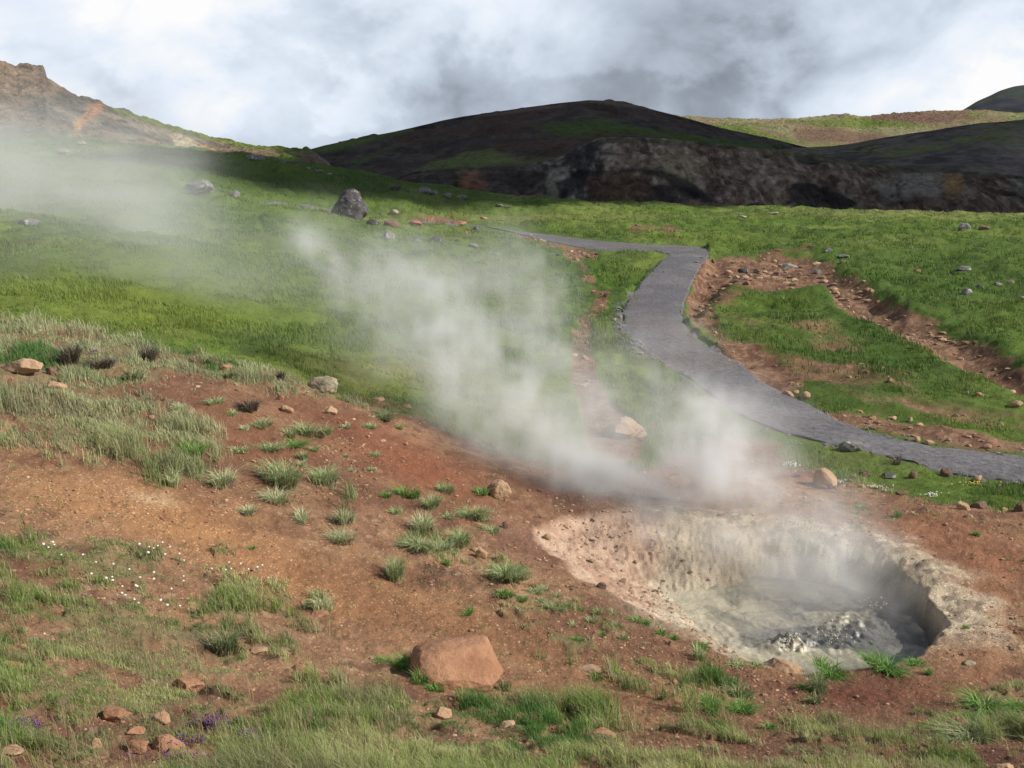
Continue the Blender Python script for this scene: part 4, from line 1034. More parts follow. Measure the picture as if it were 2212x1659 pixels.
# ------------------------------------------------------------------ grass
def blades(x, y, z, h, w, col, r, lean=0.5, wind=(-0.25, 0.1), ld=None):
    """one curved tapering leaf per point: five corners, two faces"""
    n = len(x)
    a = r.uniform(0, 2 * math.pi, n)
    wd = np.stack([np.cos(a), np.sin(a), np.zeros(n)], -1) * (w / 2)[:, None]
    la = r.uniform(0, 2 * math.pi, n) if ld is None else ld
    lm = r.uniform(0.15, 1, n) * lean
    d = np.stack([np.cos(la) * lm + wind[0], np.sin(la) * lm + wind[1], np.zeros(n)], -1)
    b = np.stack([x, y, z - 0.01], -1)
    m = b + d * (h * 0.30)[:, None] + np.array([0, 0, 1.0]) * (h * 0.62)[:, None]
    t = b + d * (h * 1.0)[:, None] + np.array([0, 0, 1.0]) * (h * (1.0 - 0.25 * lm))[:, None]
    V = np.stack([b - wd, b + wd, m + wd * .75, m - wd * .75, t], 1)
    i = np.arange(n)[:, None] * 5
    fi = np.concatenate([i + 0, i + 1, i + 2, i + 3, i + 3, i + 2, i + 4], 1)
    cnt_ = np.tile(np.array([4, 3], np.int32), n)
    C = np.repeat(col, 5, 0)
    return V.reshape(-1, 3), fi.ravel(), cnt_, C
M_LEAF = leaf_mat("grass_leaf", 0.38)
M_SAGE = leaf_mat("grass_sage_leaf", 0.25)
def sward_obj(n, test, height, width, colf, seed, name, label, llim, clump=10, crad=0.03, ulim=(-.72, .80), lean=0.6, wind=(-.22, .08), cat="grass"):
    r = np.random.default_rng(seed)
    nc = n // clump
    u = r.uniform(*ulim, nc * 14); L = r.uniform(*llim, nc * 14); y = np.exp(L); x = u * y
    keep = r.uniform(0, 1, nc * 14) < test(x, y)
    x, y = x[keep][:nc], y[keep][:nc]
    ok = np.ones(len(x), bool)
    for rx, ry, rw in ROCKS:
        vx, vy = rx / math.hypot(rx, ry), ry / math.hypot(rx, ry)
        dx, dy = x - rx, y - ry
        along = -(dx * vx + dy * vy); across = dx * vy - dy * vx
        ok &= ~((np.abs(across) < rw * .5) & (along > -rw * .45) & (along < rw * .5 + (.02 if ry < 10 else .005 * ry)))
    x, y = x[ok], y[ok]
    hs = r.uniform(.65, 1.3, len(x)); cr_ = r.uniform(0, 1, len(x))
    x0 = np.repeat(x, clump); y0 = np.repeat(y, clump); hs = np.repeat(hs, clump); cr_ = np.repeat(cr_, clump)
    rad = crad * np.clip(y0 / 6, .8, 6)
    x0 = x0 + r.normal(0, 1, len(x0)) * rad; y0 = y0 + r.normal(0, 1, len(y0)) * rad
    z0 = gz(x0, y0)
    h = height(x0, y0) * hs * r.uniform(.6, 1.25, len(x0)); w = width(y0) * r.uniform(.7, 1.3, len(x0))
    col = colf(x0, y0, cr_, r)
    V, fi, cn, C = blades(x0, y0, z0, h, w, col, r, lean, wind)
    o = link(name, mesh_np(name, V, fi, cn, [M_LEAF], C))
    return tag(o, label, cat, None, "stuff")
def fore_col(x, y, c, r):
    n = fbm2(x * 1.6, y * 1.6, 3, 411)
    k = r.uniform(0, 1, len(x))
    col = mix(c3(.19,.275,.065), c3(.40,.44,.17), smooth(.35, .65, n))
    col = mix(col, c3(.40,.43,.26), smooth(8.0, 10.5, y) * smooth(.08, -.02, x / y) * 0.65)
    col = mix(col, c3(.46,.39,.25), (k > .80) * .8)
    col = mix(col, c3(.24,.20,.13), smooth(.54, .66, fbm2(x * 2.3 + 7, y * 2.3, 3, 418)) * .45)
    col = mix(col, c3(.20,.15,.10), ((k > .70) & (k < .80)) * .7)
    return mix(col, c3(.06,.17,.03), smooth(.60, .68, fbm2(x * 1.3 + 5, y * 1.3, 3, 413)) * 0.85) * (0.75 + 0.5 * c)[:, None]
g_f = grass * (fore > 0.3)
sward_obj(330000, lambda x, y: np.clip(_bil(g_f, x, y), 0, 1) ** 1.5, lambda x, y: (0.030 + 0.040 * fbm2(x * 1.2, y * 1.2, 3, 415) ** 2 * 4) * np.clip(y / 8, .85, 1.1) * (0.6 + 1.1 * smooth(.42, .62, fbm2(x * 1.9 + 3, y * 1.9, 3, 416))), lambda y: np.maximum(.0026, .0006 * y), fore_col, 21,
          "grass", "short mixed green and straw grass growing in patches on the near red slope", (math.log(2.9), math.log(14.5)), clump=12, crad=.022, lean=.7)
sward_obj(20000, lambda x, y: (1 - np.clip(_bil(pool_in, x, y), 0, 1)) * np.clip(_bil(fore, x, y), 0, 1) * smooth(.46, .62, fbm2(x * 1.4, y * 1.4, 4, 421)) * .8, lambda x, y: np.full(len(x), .026) * np.clip(y / 7, .8, 1.6), lambda y: np.maximum(.003, .0008 * y), fore_col, 24,
          "grass", "tiny green sprigs sprouting thinly from the bare red soil", (math.log(2.9), math.log(14)), clump=8, crad=.012, lean=1.0)
# sparse taller stalks with seed heads, bottom of the slope
sward_obj(3200, lambda x, y: np.clip(_bil(g_f, x, y), 0, 1) * smooth(.5, .6, fbm2(x * .9, y * .9, 3, 417)) , lambda x, y: np.full(len(x), .17), lambda y: np.full(len(y), .0026), lambda x, y, c, r: mix(c3(.30,.29,.14), c3(.30,.20,.12), c), 22,
          "grass", "thin straw coloured seed stalks standing over the near turf", (math.log(3.1), math.log(9)), clump=3, crad=.05, lean=.4)
def mead_col(x, y, c, r):
    base = np.stack([_bil(mead[..., k], x, y) for k in range(3)], -1)
    k = r.uniform(0, 1, len(x))
    base = base * (1.0 + 0.55 * c)[:, None]
    return mix(base, c3(.30,.29,.12), (k > .84) * .5)
g_m = grass * (1 - fore) * (1 - pathm)
sward_obj(380000, lambda x, y: np.clip(_bil(g_m, x, y), 0, 1) ** 1.3, lambda x, y: (0.035 + 0.085 * smooth(.40, .66, fbm2(x * .9, y * .7, 3, 419))) * np.clip(y / 22, .75, 1.15), lambda y: np.maximum(.006, .0007 * y), mead_col, 23,
          "meadow_grass", "long bright green meadow grass covering the valley floor", (math.log(11), math.log(84)), clump=7, crad=.05, lean=.6)
# ------------------------------------------------------------------ tufts
def tuft_mesh(seed, n, spread, lean, thick, c_a, c_b, c_dry, dry):
    r = np.random.default_rng(seed)
    m = int(r.integers(3, 6)); sc_ = r.normal(0, .17, (m, 2)) * spread; sh_ = r.uniform(.5, 1.1, m); pick = r.integers(0, m, n)
    q = np.sqrt(r.uniform(0, 1, n)) * spread * 0.20; a = r.uniform(0, 2 * math.pi, n)
    x, y = np.cos(a) * q + sc_[pick, 0], np.sin(a) * q * 0.8 + sc_[pick, 1] * .8
    a = np.where(r.uniform(0, 1, n) < .5, a, np.arctan2(y, x)); q = np.hypot(x, y)
    la = a + r.normal(0, .5, n)
    h = r.uniform(.5, 1.05, n) * sh_[pick] * np.clip(1.15 - .6 * q / spread, .5, 1.1)
    col = mix(c_a, c_b, r.uniform(0, 1, n)); k = r.uniform(0, 1, n)
    col = mix(col, c_dry, (k < dry) * .85)
    V, fi, cn, C = blades(x, y, np.zeros(n), h, np.full(n, thick) * r.uniform(.7, 1.3, n), col, r, lean, (0, 0), la)
    return V, fi, cn, C
def thatch_mesh(seed, n, spread, thick):
    r = np.random.default_rng(seed)
    a = r.uniform(0, 2 * math.pi, n); q = r.uniform(.25, .42, n) * spread
    V, fi, cn, C = blades(np.cos(a) * q, np.sin(a) * q * .8, np.full(n, .12), np.full(n, .30) * r.uniform(.6, 1.2, n), np.full(n, thick), mix(c3(.20,.16,.10), c3(.32,.27,.17), r.uniform(0, 1, n)), r, 1.5, (0, 0), a)
    V[4::5, 2] = -0.02
    return V, fi, cn, C
PAL = {"sage": (c3(.24,.33,.13), c3(.42,.48,.24), c3(.50,.46,.30), .15), "green": (c3(.10,.24,.04), c3(.21,.36,.09), c3(.38,.36,.17), .08),
       "pale": (c3(.36,.43,.21), c3(.52,.56,.33), c3(.56,.51,.34), .25), "heath": (c3(.075,.085,.05), c3(.15,.135,.10), c3(.26,.20,.15), .35), "dull": (c3(.16,.22,.09), c3(.27,.32,.15), c3(.38,.32,.20), .2)}
TV = {}
def tuft_data(kind, var, big):
    key = (kind, var, big)
    if key not in TV:
        a, b, d, k = PAL[kind]
        n = 420 if big else 150
        V, fi, cn, C = tuft_mesh(hash(kind) % 1 + 100 + var * 7 + (50 if big else 0), n, 1.0, (1.0, 1.2, .8)[var % 3], .024 if big else .045, a, b, d, k)
        T = thatch_mesh(300 + var, 60, 1.0, .03) if big else None
        TV[key] = (mesh_np("grass_tuft", V, fi, cn, [M_SAGE], C), mesh_np("thatch", *T[:3], [M_SAGE], T[3]) if T is not None else None)
    return TV[key]
tuft_count = [0]
def tuft(px, base, w, h, kind, label, group=None, name="grass_tuft", cat="grass tuft"):
    x, y, z = hit(px, base - 2)
    for k in range(0, 90, 3):                             # never inside the crater: step back onto its lip
        x, y, z = hit(px, base - 2 + k)
        if float(_bil(pool_in, x, y)) < .05: break
    s = math.hypot(y, z) / F
    tuft_count[0] += 1
    var = tuft_count[0] % 6
    big = w >= 45
    me, th = tuft_data(kind, var, big)
    o = link(name, me, loc=(x, y, z - .01))
    W, H = w * s * 1.15, max(h * s * 1.12, w * s * .35)
    o.scale = (W, W * .85, H)
    o.rotation_euler = (0, 0, random.Random(int(px)).uniform(0, 6.28))
    tag(o, label, cat, group)
    if big and kind in ("sage", "pale", "dull"):
        t = link("thatch", th, parent=o)
    return o
G1, G2, G3, G4, G5 = "tufts on the upper bank", "sage tufts on the bare slope above the pool", "tufts along the pool's sage bank", "tufts around the near lip of the pool", "tufts in the thin near turf"
T = tuft
T(610,1052,74,62,"sage","biggest sage grass tuft, tall and shaggy, alone on the red bank",G2)
T(653,1010,28,22,"pale","small pale tuft touching the biggest shaggy tuft",G2)
T(703,1048,62,46,"sage","grey green spreading tuft downhill beside the biggest shaggy tuft",G2)
T(600,1090,58,36,"pale","yellow green tuft just below the biggest shaggy tuft",G2)
T(535,1110,46,24,"pale","low pale tuft below and uphill side of the yellow green one",G2)
T(673,940,66,32,"sage","wide dark sage tuft spread over red soil under the crest stones",G2)
T(627,942,32,17,"sage","small sage tuft joined to the wide dark one",G2)
T(563,922,48,22,"sage","sage tuft in the middle of the red gap under the crest",G2)
T(532,932,34,24,"pale","pale tuft next to the sage one in the red gap",G2)
T(503,898,26,17,"sage","small round tuft above the pale one in the red gap",G2)
T(440,912,17,10,"sage","tiny tuft alone on the red gap's bare soil",G2)
T(390,888,34,24,"pale","pale rounded tuft at the top of the bare red gap",G1)
T(463,873,36,17,"sage","low sage tuft at the crest side of the red gap",G1)
T(533,886,62,32,"heath","dark heathery clump with green shoots on the crest slope",G1,"heather_clump","heather")
T(580,975,62,22,"sage","long low tuft across the red soil above the shaggy one",G2)
T(640,968,60,12,"green","thin green grass mat beside the long low tuft",G2)
T(510,977,44,18,"sage","sage tuft at the turf's edge above the shaggy one",G2)
T(653,990,28,20,"sage","dark little tuft just uphill of the biggest shaggy tuft",G2)
T(673,976,24,14,"sage","smallest dark tuft below the wide dark sage one",G2)
T(370,1050,44,34,"pale","bleached tuft at the lower turf edge over the tan soil",G1)
T(477,1050,64,40,"pale","wide bleached tuft ending the upper turf over bare soil",G1)
T(420,985,64,32,"green","lush green tuft inside the upper pale turf",G1)
T(317,782,54,42,"heath","dark heather clump standing up on the bank crest",G1,"heather_clump","heather")
T(150,785,64,52,"heath","dark heather clump with green leaves near the long rock ledge",G1,"heather_clump","heather")
T(213,796,50,26,"heath","low dark heather clump between the two taller ones",G1,"heather_clump","heather")
T(606,822,28,28,"heath","dark clump in mist beside the mottled boulder",G1,"heather_clump","heather")
T(505,818,44,32,"dull","dull tuft on the crest beside the tan crest stone",G1)
T(285,822,44,34,"dull","dark green tuft in the crest grass below the heather",G1)
T(747,925,32,13,"sage","small tuft left over on purple red soil under the mist",G2)
T(800,925,34,15,"sage","small sage tuft in thin mist on the purple red soil",G2)
T(827,905,56,16,"dull","low strip of dull grass in mist at the crest end",G2)
T(861,928,23,14,"sage","little tuft nearest the drifting steam",G2)
T(750,988,15,13,"sage","single small tuft on the orange soil, upper one",G2)
T(809,988,23,17,"sage","sprawling small tuft on the orange soil by a narrow gully",G2)
T(764,1020,28,12,"sage","flat small tuft on the orange soil, lower one",G2)
T(804,1018,22,11,"sage","tiny tuft beside the flat one on the orange soil",G2)
T(882,1075,42,28,"green","rounded green tuft above the tan slope's sage patch",G3)
T(838,1076,34,17,"green","low green tuft beside the rounded green one",G3)
T(860,1112,40,27,"sage","sage tuft below the rounded green tuft",G3)
T(927,1100,48,36,"sage","full sage tuft uphill of the rounded tan boulder",G3)
T(964,1064,48,26,"sage","dark tuft with a bare stem just above the full sage one",G3)
T(1042,1072,42,21,"green","bright tuft leaning on the rounded tan boulder",G3)
T(1019,1122,50,33,"sage","dark sage tuft below the rounded tan boulder",G3)
T(964,1120,42,15,"sage","low sage tuft between the full and the dark one",G3)
T(1054,1128,27,16,"sage","small tuft below and beyond the dark sage one",G3)
T(1057,1152,42,20,"sage","sage tuft at the stony upper edge of the crater",G3)
T(912,1150,62,48,"pale","big bleached tuft in the middle of the sage bank",G3)
T(990,1176,58,40,"sage","big dark tuft at the middle of the sage bank",G3)
T(655,1132,40,34,"pale","pale tuft under the yellow green one on bare soil",G2)
T(745,1130,50,44,"pale","fluffy bleached tuft on bare soil below the grey green tuft",G2)
T(735,1172,56,32,"pale","low bleached tuft just below the fluffy one",G2)
T(648,1128,30,18,"pale","small low tuft beside the pale one on bare soil",G2)
T(545,1186,24,12,"green","tiny green tuft alone on the orange slope",G2)
T(850,1248,52,56,"sage","tall sage tuft standing alone with a dark damp patch beside it",G3)
T(900,1184,56,22,"sage","upper end of the sage mat on the pool's bank",G3)
T(950,1186,60,24,"sage","middle of the sage mat on the pool's bank",G3)
T(964,1224,24,24,"green","small upright tuft at the foot of the sage mat",G3)
T(1090,1252,68,40,"sage","large spreading tuft on the rim where the crater slope begins",G3)
T(1085,1288,38,22,"green","green tuft under the large spreading rim tuft",G3)
T(1132,1298,24,16,"green","small green tuft past the one under the spreading tuft",G3)
T(697,1322,34,44,"pale","slender pale tuft on bare soil beside the half buried stone",G5)
T(690,1296,40,26,"sage","sage tuft above the slender pale one",G5)
T(490,1412,62,60,"dull","shaggy dark tuft with a dry skirt overhanging bare soil",G5)
RIMT = [(1154,1282),(1180,1278),(1204,1292),(1222,1312),(1254,1322),(1290,1328),(1327,1330),(1330,1352),(1384,1346),(1427,1370),(1450,1380),(1237,1354),(1240,1386),(1345,1384),(1200,1318),(1168,1302),(1278,1346),(1300,1372)]
o_names = ["first","second","third","fourth","fifth","sixth","seventh","eighth","ninth","tenth","eleventh","twelfth","thirteenth","fourteenth","fifteenth","sixteenth","seventeenth","eighteenth"]
for k, (a, b) in enumerate(sorted(RIMT)):
    rr = random.Random(a)
    T(a, b, rr.uniform(20, 34), rr.uniform(12, 20), rr.choice(["sage", "sage", "green"]), f"{o_names[k]} little sage tuft from the left on the pool's near grassy lip", "little sage tufts on the near grassy lip")
T(1010,1326,30,16,"green","small green tuft on the gravelly red soil above the big boulder",G5)
T(1287,1467,36,18,"green","green tuft beside the flat tan slab past the big boulder",G5)
T(833,1430,40,18,"green","short grass fringe behind the big boulder's shaded end",G5)
T(893,1452,52,44,"green","long dark green grass tuft against the big boulder's shaded end",G5)
T(915,1478,56,44,"green","tall green tuft along the big boulder's foot, the middle one",G5)
T(944,1497,44,32,"green","green tuft at the lowest corner of the big boulder's foot",G5)
T(1010,1492,48,20,"dull","short dull tuft in front of the big boulder",G5)
T(1088,1490,30,32,"dull","grey green tuft at the far end of the big boulder",G5)
T(1785,1446,76,30,"green","drooping green tuft hanging over the pool's near lip beside the tan boulder",G4)
T(1911,1440,72,26,"green","broad green tuft on the pool's near lip in front of the dark mud",G4)
T(1978,1436,48,16,"green","low green tuft ending the pool's near lip",G4)
T(2010,1458,24,24,"green","small green tuft just below the lip's last tuft",G4)
T(1771,1492,46,46,"dull","dark bushy tuft on red soil below the drooping one",G4)
T(1738,1490,44,18,"green","low green tuft spreading beside the dark bushy one",G4)
T(1590,1540,66,26,"green","bright green clump on red soil below the pool, near half",G4)
T(1535,1538,46,30,"green","bright green clump on red soil below the pool, uphill half",G4)
T(1511,1428,38,36,"sage","grey round tuft on the lip uphill of the tan lip boulder",G4)
T(1515,1402,42,15,"green","low green tuft above the grey round one on the lip",G4)
T(1590,1442,38,18,"sage","sage tuft between the grey round tuft and the tan lip boulder",G4)
T(1518,1454,48,14,"dull","dull low grass below the grey round tuft",G4)
T(1630,1440,34,10,"sage","flat little tuft touching the tan lip boulder",G4)
T(1600,1506,38,30,"dull","dull upright grass over the bright green clump",G4)
T(1755,1520,44,30,"dull","dull sparse grass below the dark bushy tuft",G4)
T(1655,1576,44,26,"green","small green tuft in thin grass below the bright clump",G4)
T(2125,1528,96,34,"green","wide green tuft on the dark bare soil past the pool",G4)
T(2197,1534,46,28,"green","green tuft at the photo's edge past the wide one",G4)
T(2088,1552,54,16,"green","low green tuft below the wide one on dark soil",G4)
T(2095,1598,96,34,"dull","wide dull green tuft in the near corner turf",G4)
T(1941,1120,24,24,"green","bright green tuft alone on red soil behind the pool, nearer the turf",G4)
T(2108,1160,22,20,"green","bright green tuft alone on red soil behind the pool, nearer the photo's edge",G4)
T(1848,1112,16,10,"green","tiny green tuft in the edge of the steam behind the pool",G4)
T(1858,1100,34,12,"green","low green tuft at the turf's edge behind the pool",G4)
T(2085,440+920,18,12,"green","tiny tuft on the bare slope past the pool's dark end",G4)
T(1940,1004,30,20,"heath","dark leafy clump on the turf by the gravel path",None,"heather_clump","heather")

# ------------------------------------------------------------------ flowers
def flower_mesh():
    r = np.random.default_rng(5)
    v, f = ico(2); v = v * (1 + r.uniform(-.22, .22, (len(v), 1))); v = v * np.array([.009, .009, .007]) + np.array([0, 0, .05])
    s, fi, cn, C = blades(np.zeros(2), np.zeros(2), np.zeros(2), np.full(2, .055), np.full(2, .003), np.tile(c3(.06,.11,.03), (2, 1)), r, .1, (0, 0))
    V = np.concatenate([v, s]); fi2 = np.concatenate([f.ravel(), fi + len(v)]); cc = np.concatenate([np.full(len(f), 3), cn])
    col = np.concatenate([np.tile(c3(.80,.77,.68), (len(v), 1)), C])
    return mesh_np("clover_flower", V, fi2, cc, [M_SAGE], col)
FLW = flower_mesh()
clov = [(95,1187),(105,1190),(115,1183),(118,1184),(133,1205),(180,1205),(302,1190),(322,1188),(332,1191),(341,1185),(352,1182),(368,1192),(357,1203),(388,1206),(398,1219),(321,1207),(208,1222),(246,1230),(280,1238),(198,1247),(230,1262),(243,1254),(244,1262),(303,1256),(333,1262),(333,1245),(294,1277),(297,1276),(265,1275),(371,1283),(397,1262),(397,1250),(255,1292),(264,1293),(271,1292),(291,1305),(300,1310),(348,1311),(362,1317),(389,1317),(458,1233),(488,1239),(495,1222),(500,1236),(520,1226),(537,1239),(556,1232),(567,1231),(580,1253),(97,1379)]
for k, (a, b) in enumerate(clov):
    x, y, z = hit(a, b + 6)
    o = link("clover_flower", FLW, loc=(x, y, z)); sc_ = random.Random(k).uniform(.8, 1.25); o.scale = (sc_, sc_, sc_ * random.Random(k + 9).uniform(.8, 1.3)); o.rotation_euler = (0, 0, k)
    if b == 1379: lab = "single white clover head in grass, far below the other clovers"
    elif a > 440: lab = "white clover head in the green patch nearest the bare orange slope"
    elif a < 190: lab = "white clover head on the small green patch closest to the photo's edge"
    elif b < 1225: lab = "white clover head on the uppermost green clover patch"
    else: lab = "white clover head scattered over the middle patch of red soil"
    tag(o, lab, "flower", {"single white clover head in grass, far below the other clovers": "lone white clover", "white clover head in the green patch nearest the bare orange slope": "white clovers by the orange slope", "white clover head on the small green patch closest to the photo's edge": "white clovers at the edge patch",
                           "white clover head on the uppermost green clover patch": "white clovers on the upper patch"}.get(lab, "white clovers on the middle red soil"))
def flower_patch(px, py, w, h, n, col_a, col_b, label, name, cat, hgt=.03):
    r = np.random.default_rng(int(px + py))
    X_, Y_, Z_ = [], [], []
    for _ in range(n):
        a = px + r.normal(0, .32) * w; b = py + r.normal(0, .32) * h
        x, y, z = hit(a, b); X_.append(x); Y_.append(y); Z_.append(z)
    X_, Y_, Z_ = map(np.array, (X_, Y_, Z_))
    v, f = ico(1); s = r.uniform(.6, 1.3, n) * .0048 * np.clip(Y_ / 5, 1, 3.0)
    P = v[None] * s[:, None, None] + np.stack([X_, Y_, Z_ + hgt], -1)[:, None]
    ff_ = (f[None] + (np.arange(n) * len(v))[:, None, None]).reshape(-1, 3)
    col = np.repeat(mix(col_a, col_b, r.uniform(0, 1, n)), len(v), 0)
    hs = np.full(n, hgt + .01)
    V2, fi2, cn2, C2 = blades(X_, Y_, Z_, hs, s * .5, np.tile(c3(.06,.10,.03), (n, 1)), r, .1, (0, 0))
    V = np.concatenate([P.reshape(-1, 3), V2]); fi = np.concatenate([ff_.ravel(), fi2 + n * len(v)]); cn = np.concatenate([np.full(len(ff_), 3), cn2])
    return tag(link(name, mesh_np(name, V, fi, cn, [M_SAGE], np.concatenate([col, C2]))), label, cat)
PU, PV = c3(.13,.045,.17), c3(.22,.09,.27)
flower_patch(460,1568,90,22,90,PU,PV,"widest patch of purple thyme, uphill of the other near ones","thyme_patch","thyme")
flower_patch(545,1596,50,22,45,PU,PV,"purple thyme patch beside the bottom tall grass","thyme_patch","thyme")
flower_patch(65,1572,60,26,45,PU,PV,"purple thyme patch at the dark turf near the photo's edge","thyme_patch","thyme")
flower_patch(410,1610,70,22,34,PU,PV,"purple thyme patch lying against the broad rusty rock","thyme_patch","thyme")
flower_patch(420,1645,180,16,40,PU,PV,"loose purple thyme along the photo's bottom","thyme_patch","thyme")
flower_patch(1798,1054,26,8,22,PU,PV,"purple thyme at the foot of the upright pointed boulder","thyme_patch","thyme")
flower_patch(1722,1030,12,6,12,PU,PV,"small purple thyme patch uphill of the pointed boulder","thyme_patch","thyme")
flower_patch(205,764,22,8,16,PU,PV,"purple thyme on the bank crest near the heather","thyme_patch","thyme")
flower_patch(1622,574,8,5,8,PU,PV,"purple thyme dot in the stony top of the gully","thyme_patch","thyme")
WH, WY = c3(.75,.74,.66), c3(.60,.62,.50)
flower_patch(1710,1004,34,12,26,WH,WY,"white flower patch on the turf uphill of the pointed boulder","flower_patch","flowers")
flower_patch(1815,1045,16,6,14,WH,WY,"white flower patch right beside the pointed boulder","flower_patch","flowers")
flower_patch(2013,1073,40,8,26,WH,WY,"white flower patch at the lower edge of the verge turf","flower_patch","flowers")
flower_patch(1900,1056,60,8,20,WH,WY,"thin white flower line along the turf between pool and path","flower_patch","flowers")
flower_patch(2100,1046,80,10,18,c3(.62,.52,.06),c3(.7,.6,.12),"yellow flowers on the turf under the gravel path","flower_patch","flowers")

# ------------------------------------------------------------------ marker post
def post():
    x, y, z = hit(926.5, 481)
    root = bpy.data.objects.new("marker_post", None); COL.objects.link(root); root.location = (x, y, z)
    tag(root, "thin yellow wooden marker post beside the far path branch", "post")
    s = math.hypot(y, z) / F; H = 15.5 * s; W = 2.6 * s
    M_P, a, N_, L_ = new_mat("post_yellow_paint"); o_ = N_.new("ShaderNodeOutputMaterial"); b_ = N_.new("ShaderNodeBsdfPrincipled"); b_.inputs["Base Color"].default_value = (.62, .36, .03, 1); b_.inputs["Roughness"].default_value = .6
    n_ = N_.new("ShaderNodeTexNoise"); n_.inputs["Scale"].default_value = 14; bp = N_.new("ShaderNodeBump"); bp.inputs["Strength"].default_value = .3; L_.new(n_.outputs["Fac"], bp.inputs["Height"]); L_.new(bp.outputs[0], b_.inputs["Normal"]); L_.new(b_.outputs[0], o_.inputs[0])
    M_D, a, N_, L_ = new_mat("post_dark_top"); o_ = N_.new("ShaderNodeOutputMaterial"); b_ = N_.new("ShaderNodeBsdfPrincipled"); b_.inputs["Base Color"].default_value = (.10, .06, .02, 1); L_.new(b_.outputs[0], o_.inputs[0])
    def box(name, w0, w1, z0, z1, m):
        bm = bmesh.new(); bmesh.ops.create_cube(bm, size=1)
        for v in bm.verts:
            w_ = w1 if v.co.z > 0 else w0
            v.co = Vector((v.co.x * w_, v.co.y * w_, z1 if v.co.z > 0 else z0))
        bmesh.ops.bevel(bm, geom=bm.edges[:], offset=W * .12, segments=2, affect="EDGES")
        me = bpy.data.meshes.new(name); bm.to_mesh(me); bm.free(); me.materials.append(m); return link(name, me, parent=root)
    box("shaft", W, W * .92, -.15, H * .86, M_P); box("cap", W * 1.12, W * .7, H * .86, H, M_D)
post()

# ------------------------------------------------------------------ splashing mud
def splash(px, py, w, h, n, name, label, seed, cat="mud"):
    r = np.random.default_rng(seed)
    cx_, cy_ = [float(q) for q in px_on_plane(px, py, MUD_Z + .02)]
    s = cy_ * 1.1 / F
    v, f = ico(2); P, FF, CC, off = [], [], [], 0
    for k in range(n):
        rad = abs(r.normal(0, .34)); ang = r.uniform(0, 6.28)
        up = abs(r.normal(0, .35)) * math.exp(-rad * 1.2)
        q = r.uniform(.003, .009)
        st = np.array([r.uniform(.7, 1.6), r.uniform(.7, 1.4), r.uniform(.7, 1.8)]) * q
        p = v * (1 + r.uniform(-.25, .25, (len(v), 1))) * st
        p += np.array([cx_ + math.cos(ang) * rad * w * s, cy_ + math.sin(ang) * rad * w * s * .7, MUD_Z + .05 + up * h * s])
        P.append(p); FF.append(f + off); off += len(v)
        CC.append(np.tile(mix(c3(.30,.275,.22), c3(.46,.42,.34), r.uniform(0, 1)), (len(v), 1)))
    FF = np.concatenate(FF)
    return tag(link(name, mesh_np(name, np.concatenate(P), FF, np.full(len(FF), 3), [M_MUD], np.concatenate(CC))), label, cat, None, "stuff")
splash(1705,1400,60,50,60,"mud_spatter","grey mud bursting up beside the tan boulder at the near lip",71)
splash(1800,1385,130,40,80,"mud_spatter","spray of boiling mud droplets in front of the shaded mud",72)
splash(1880,1320,120,30,40,"mud_spatter","boiling mud froth on the shaded part of the pool",73)

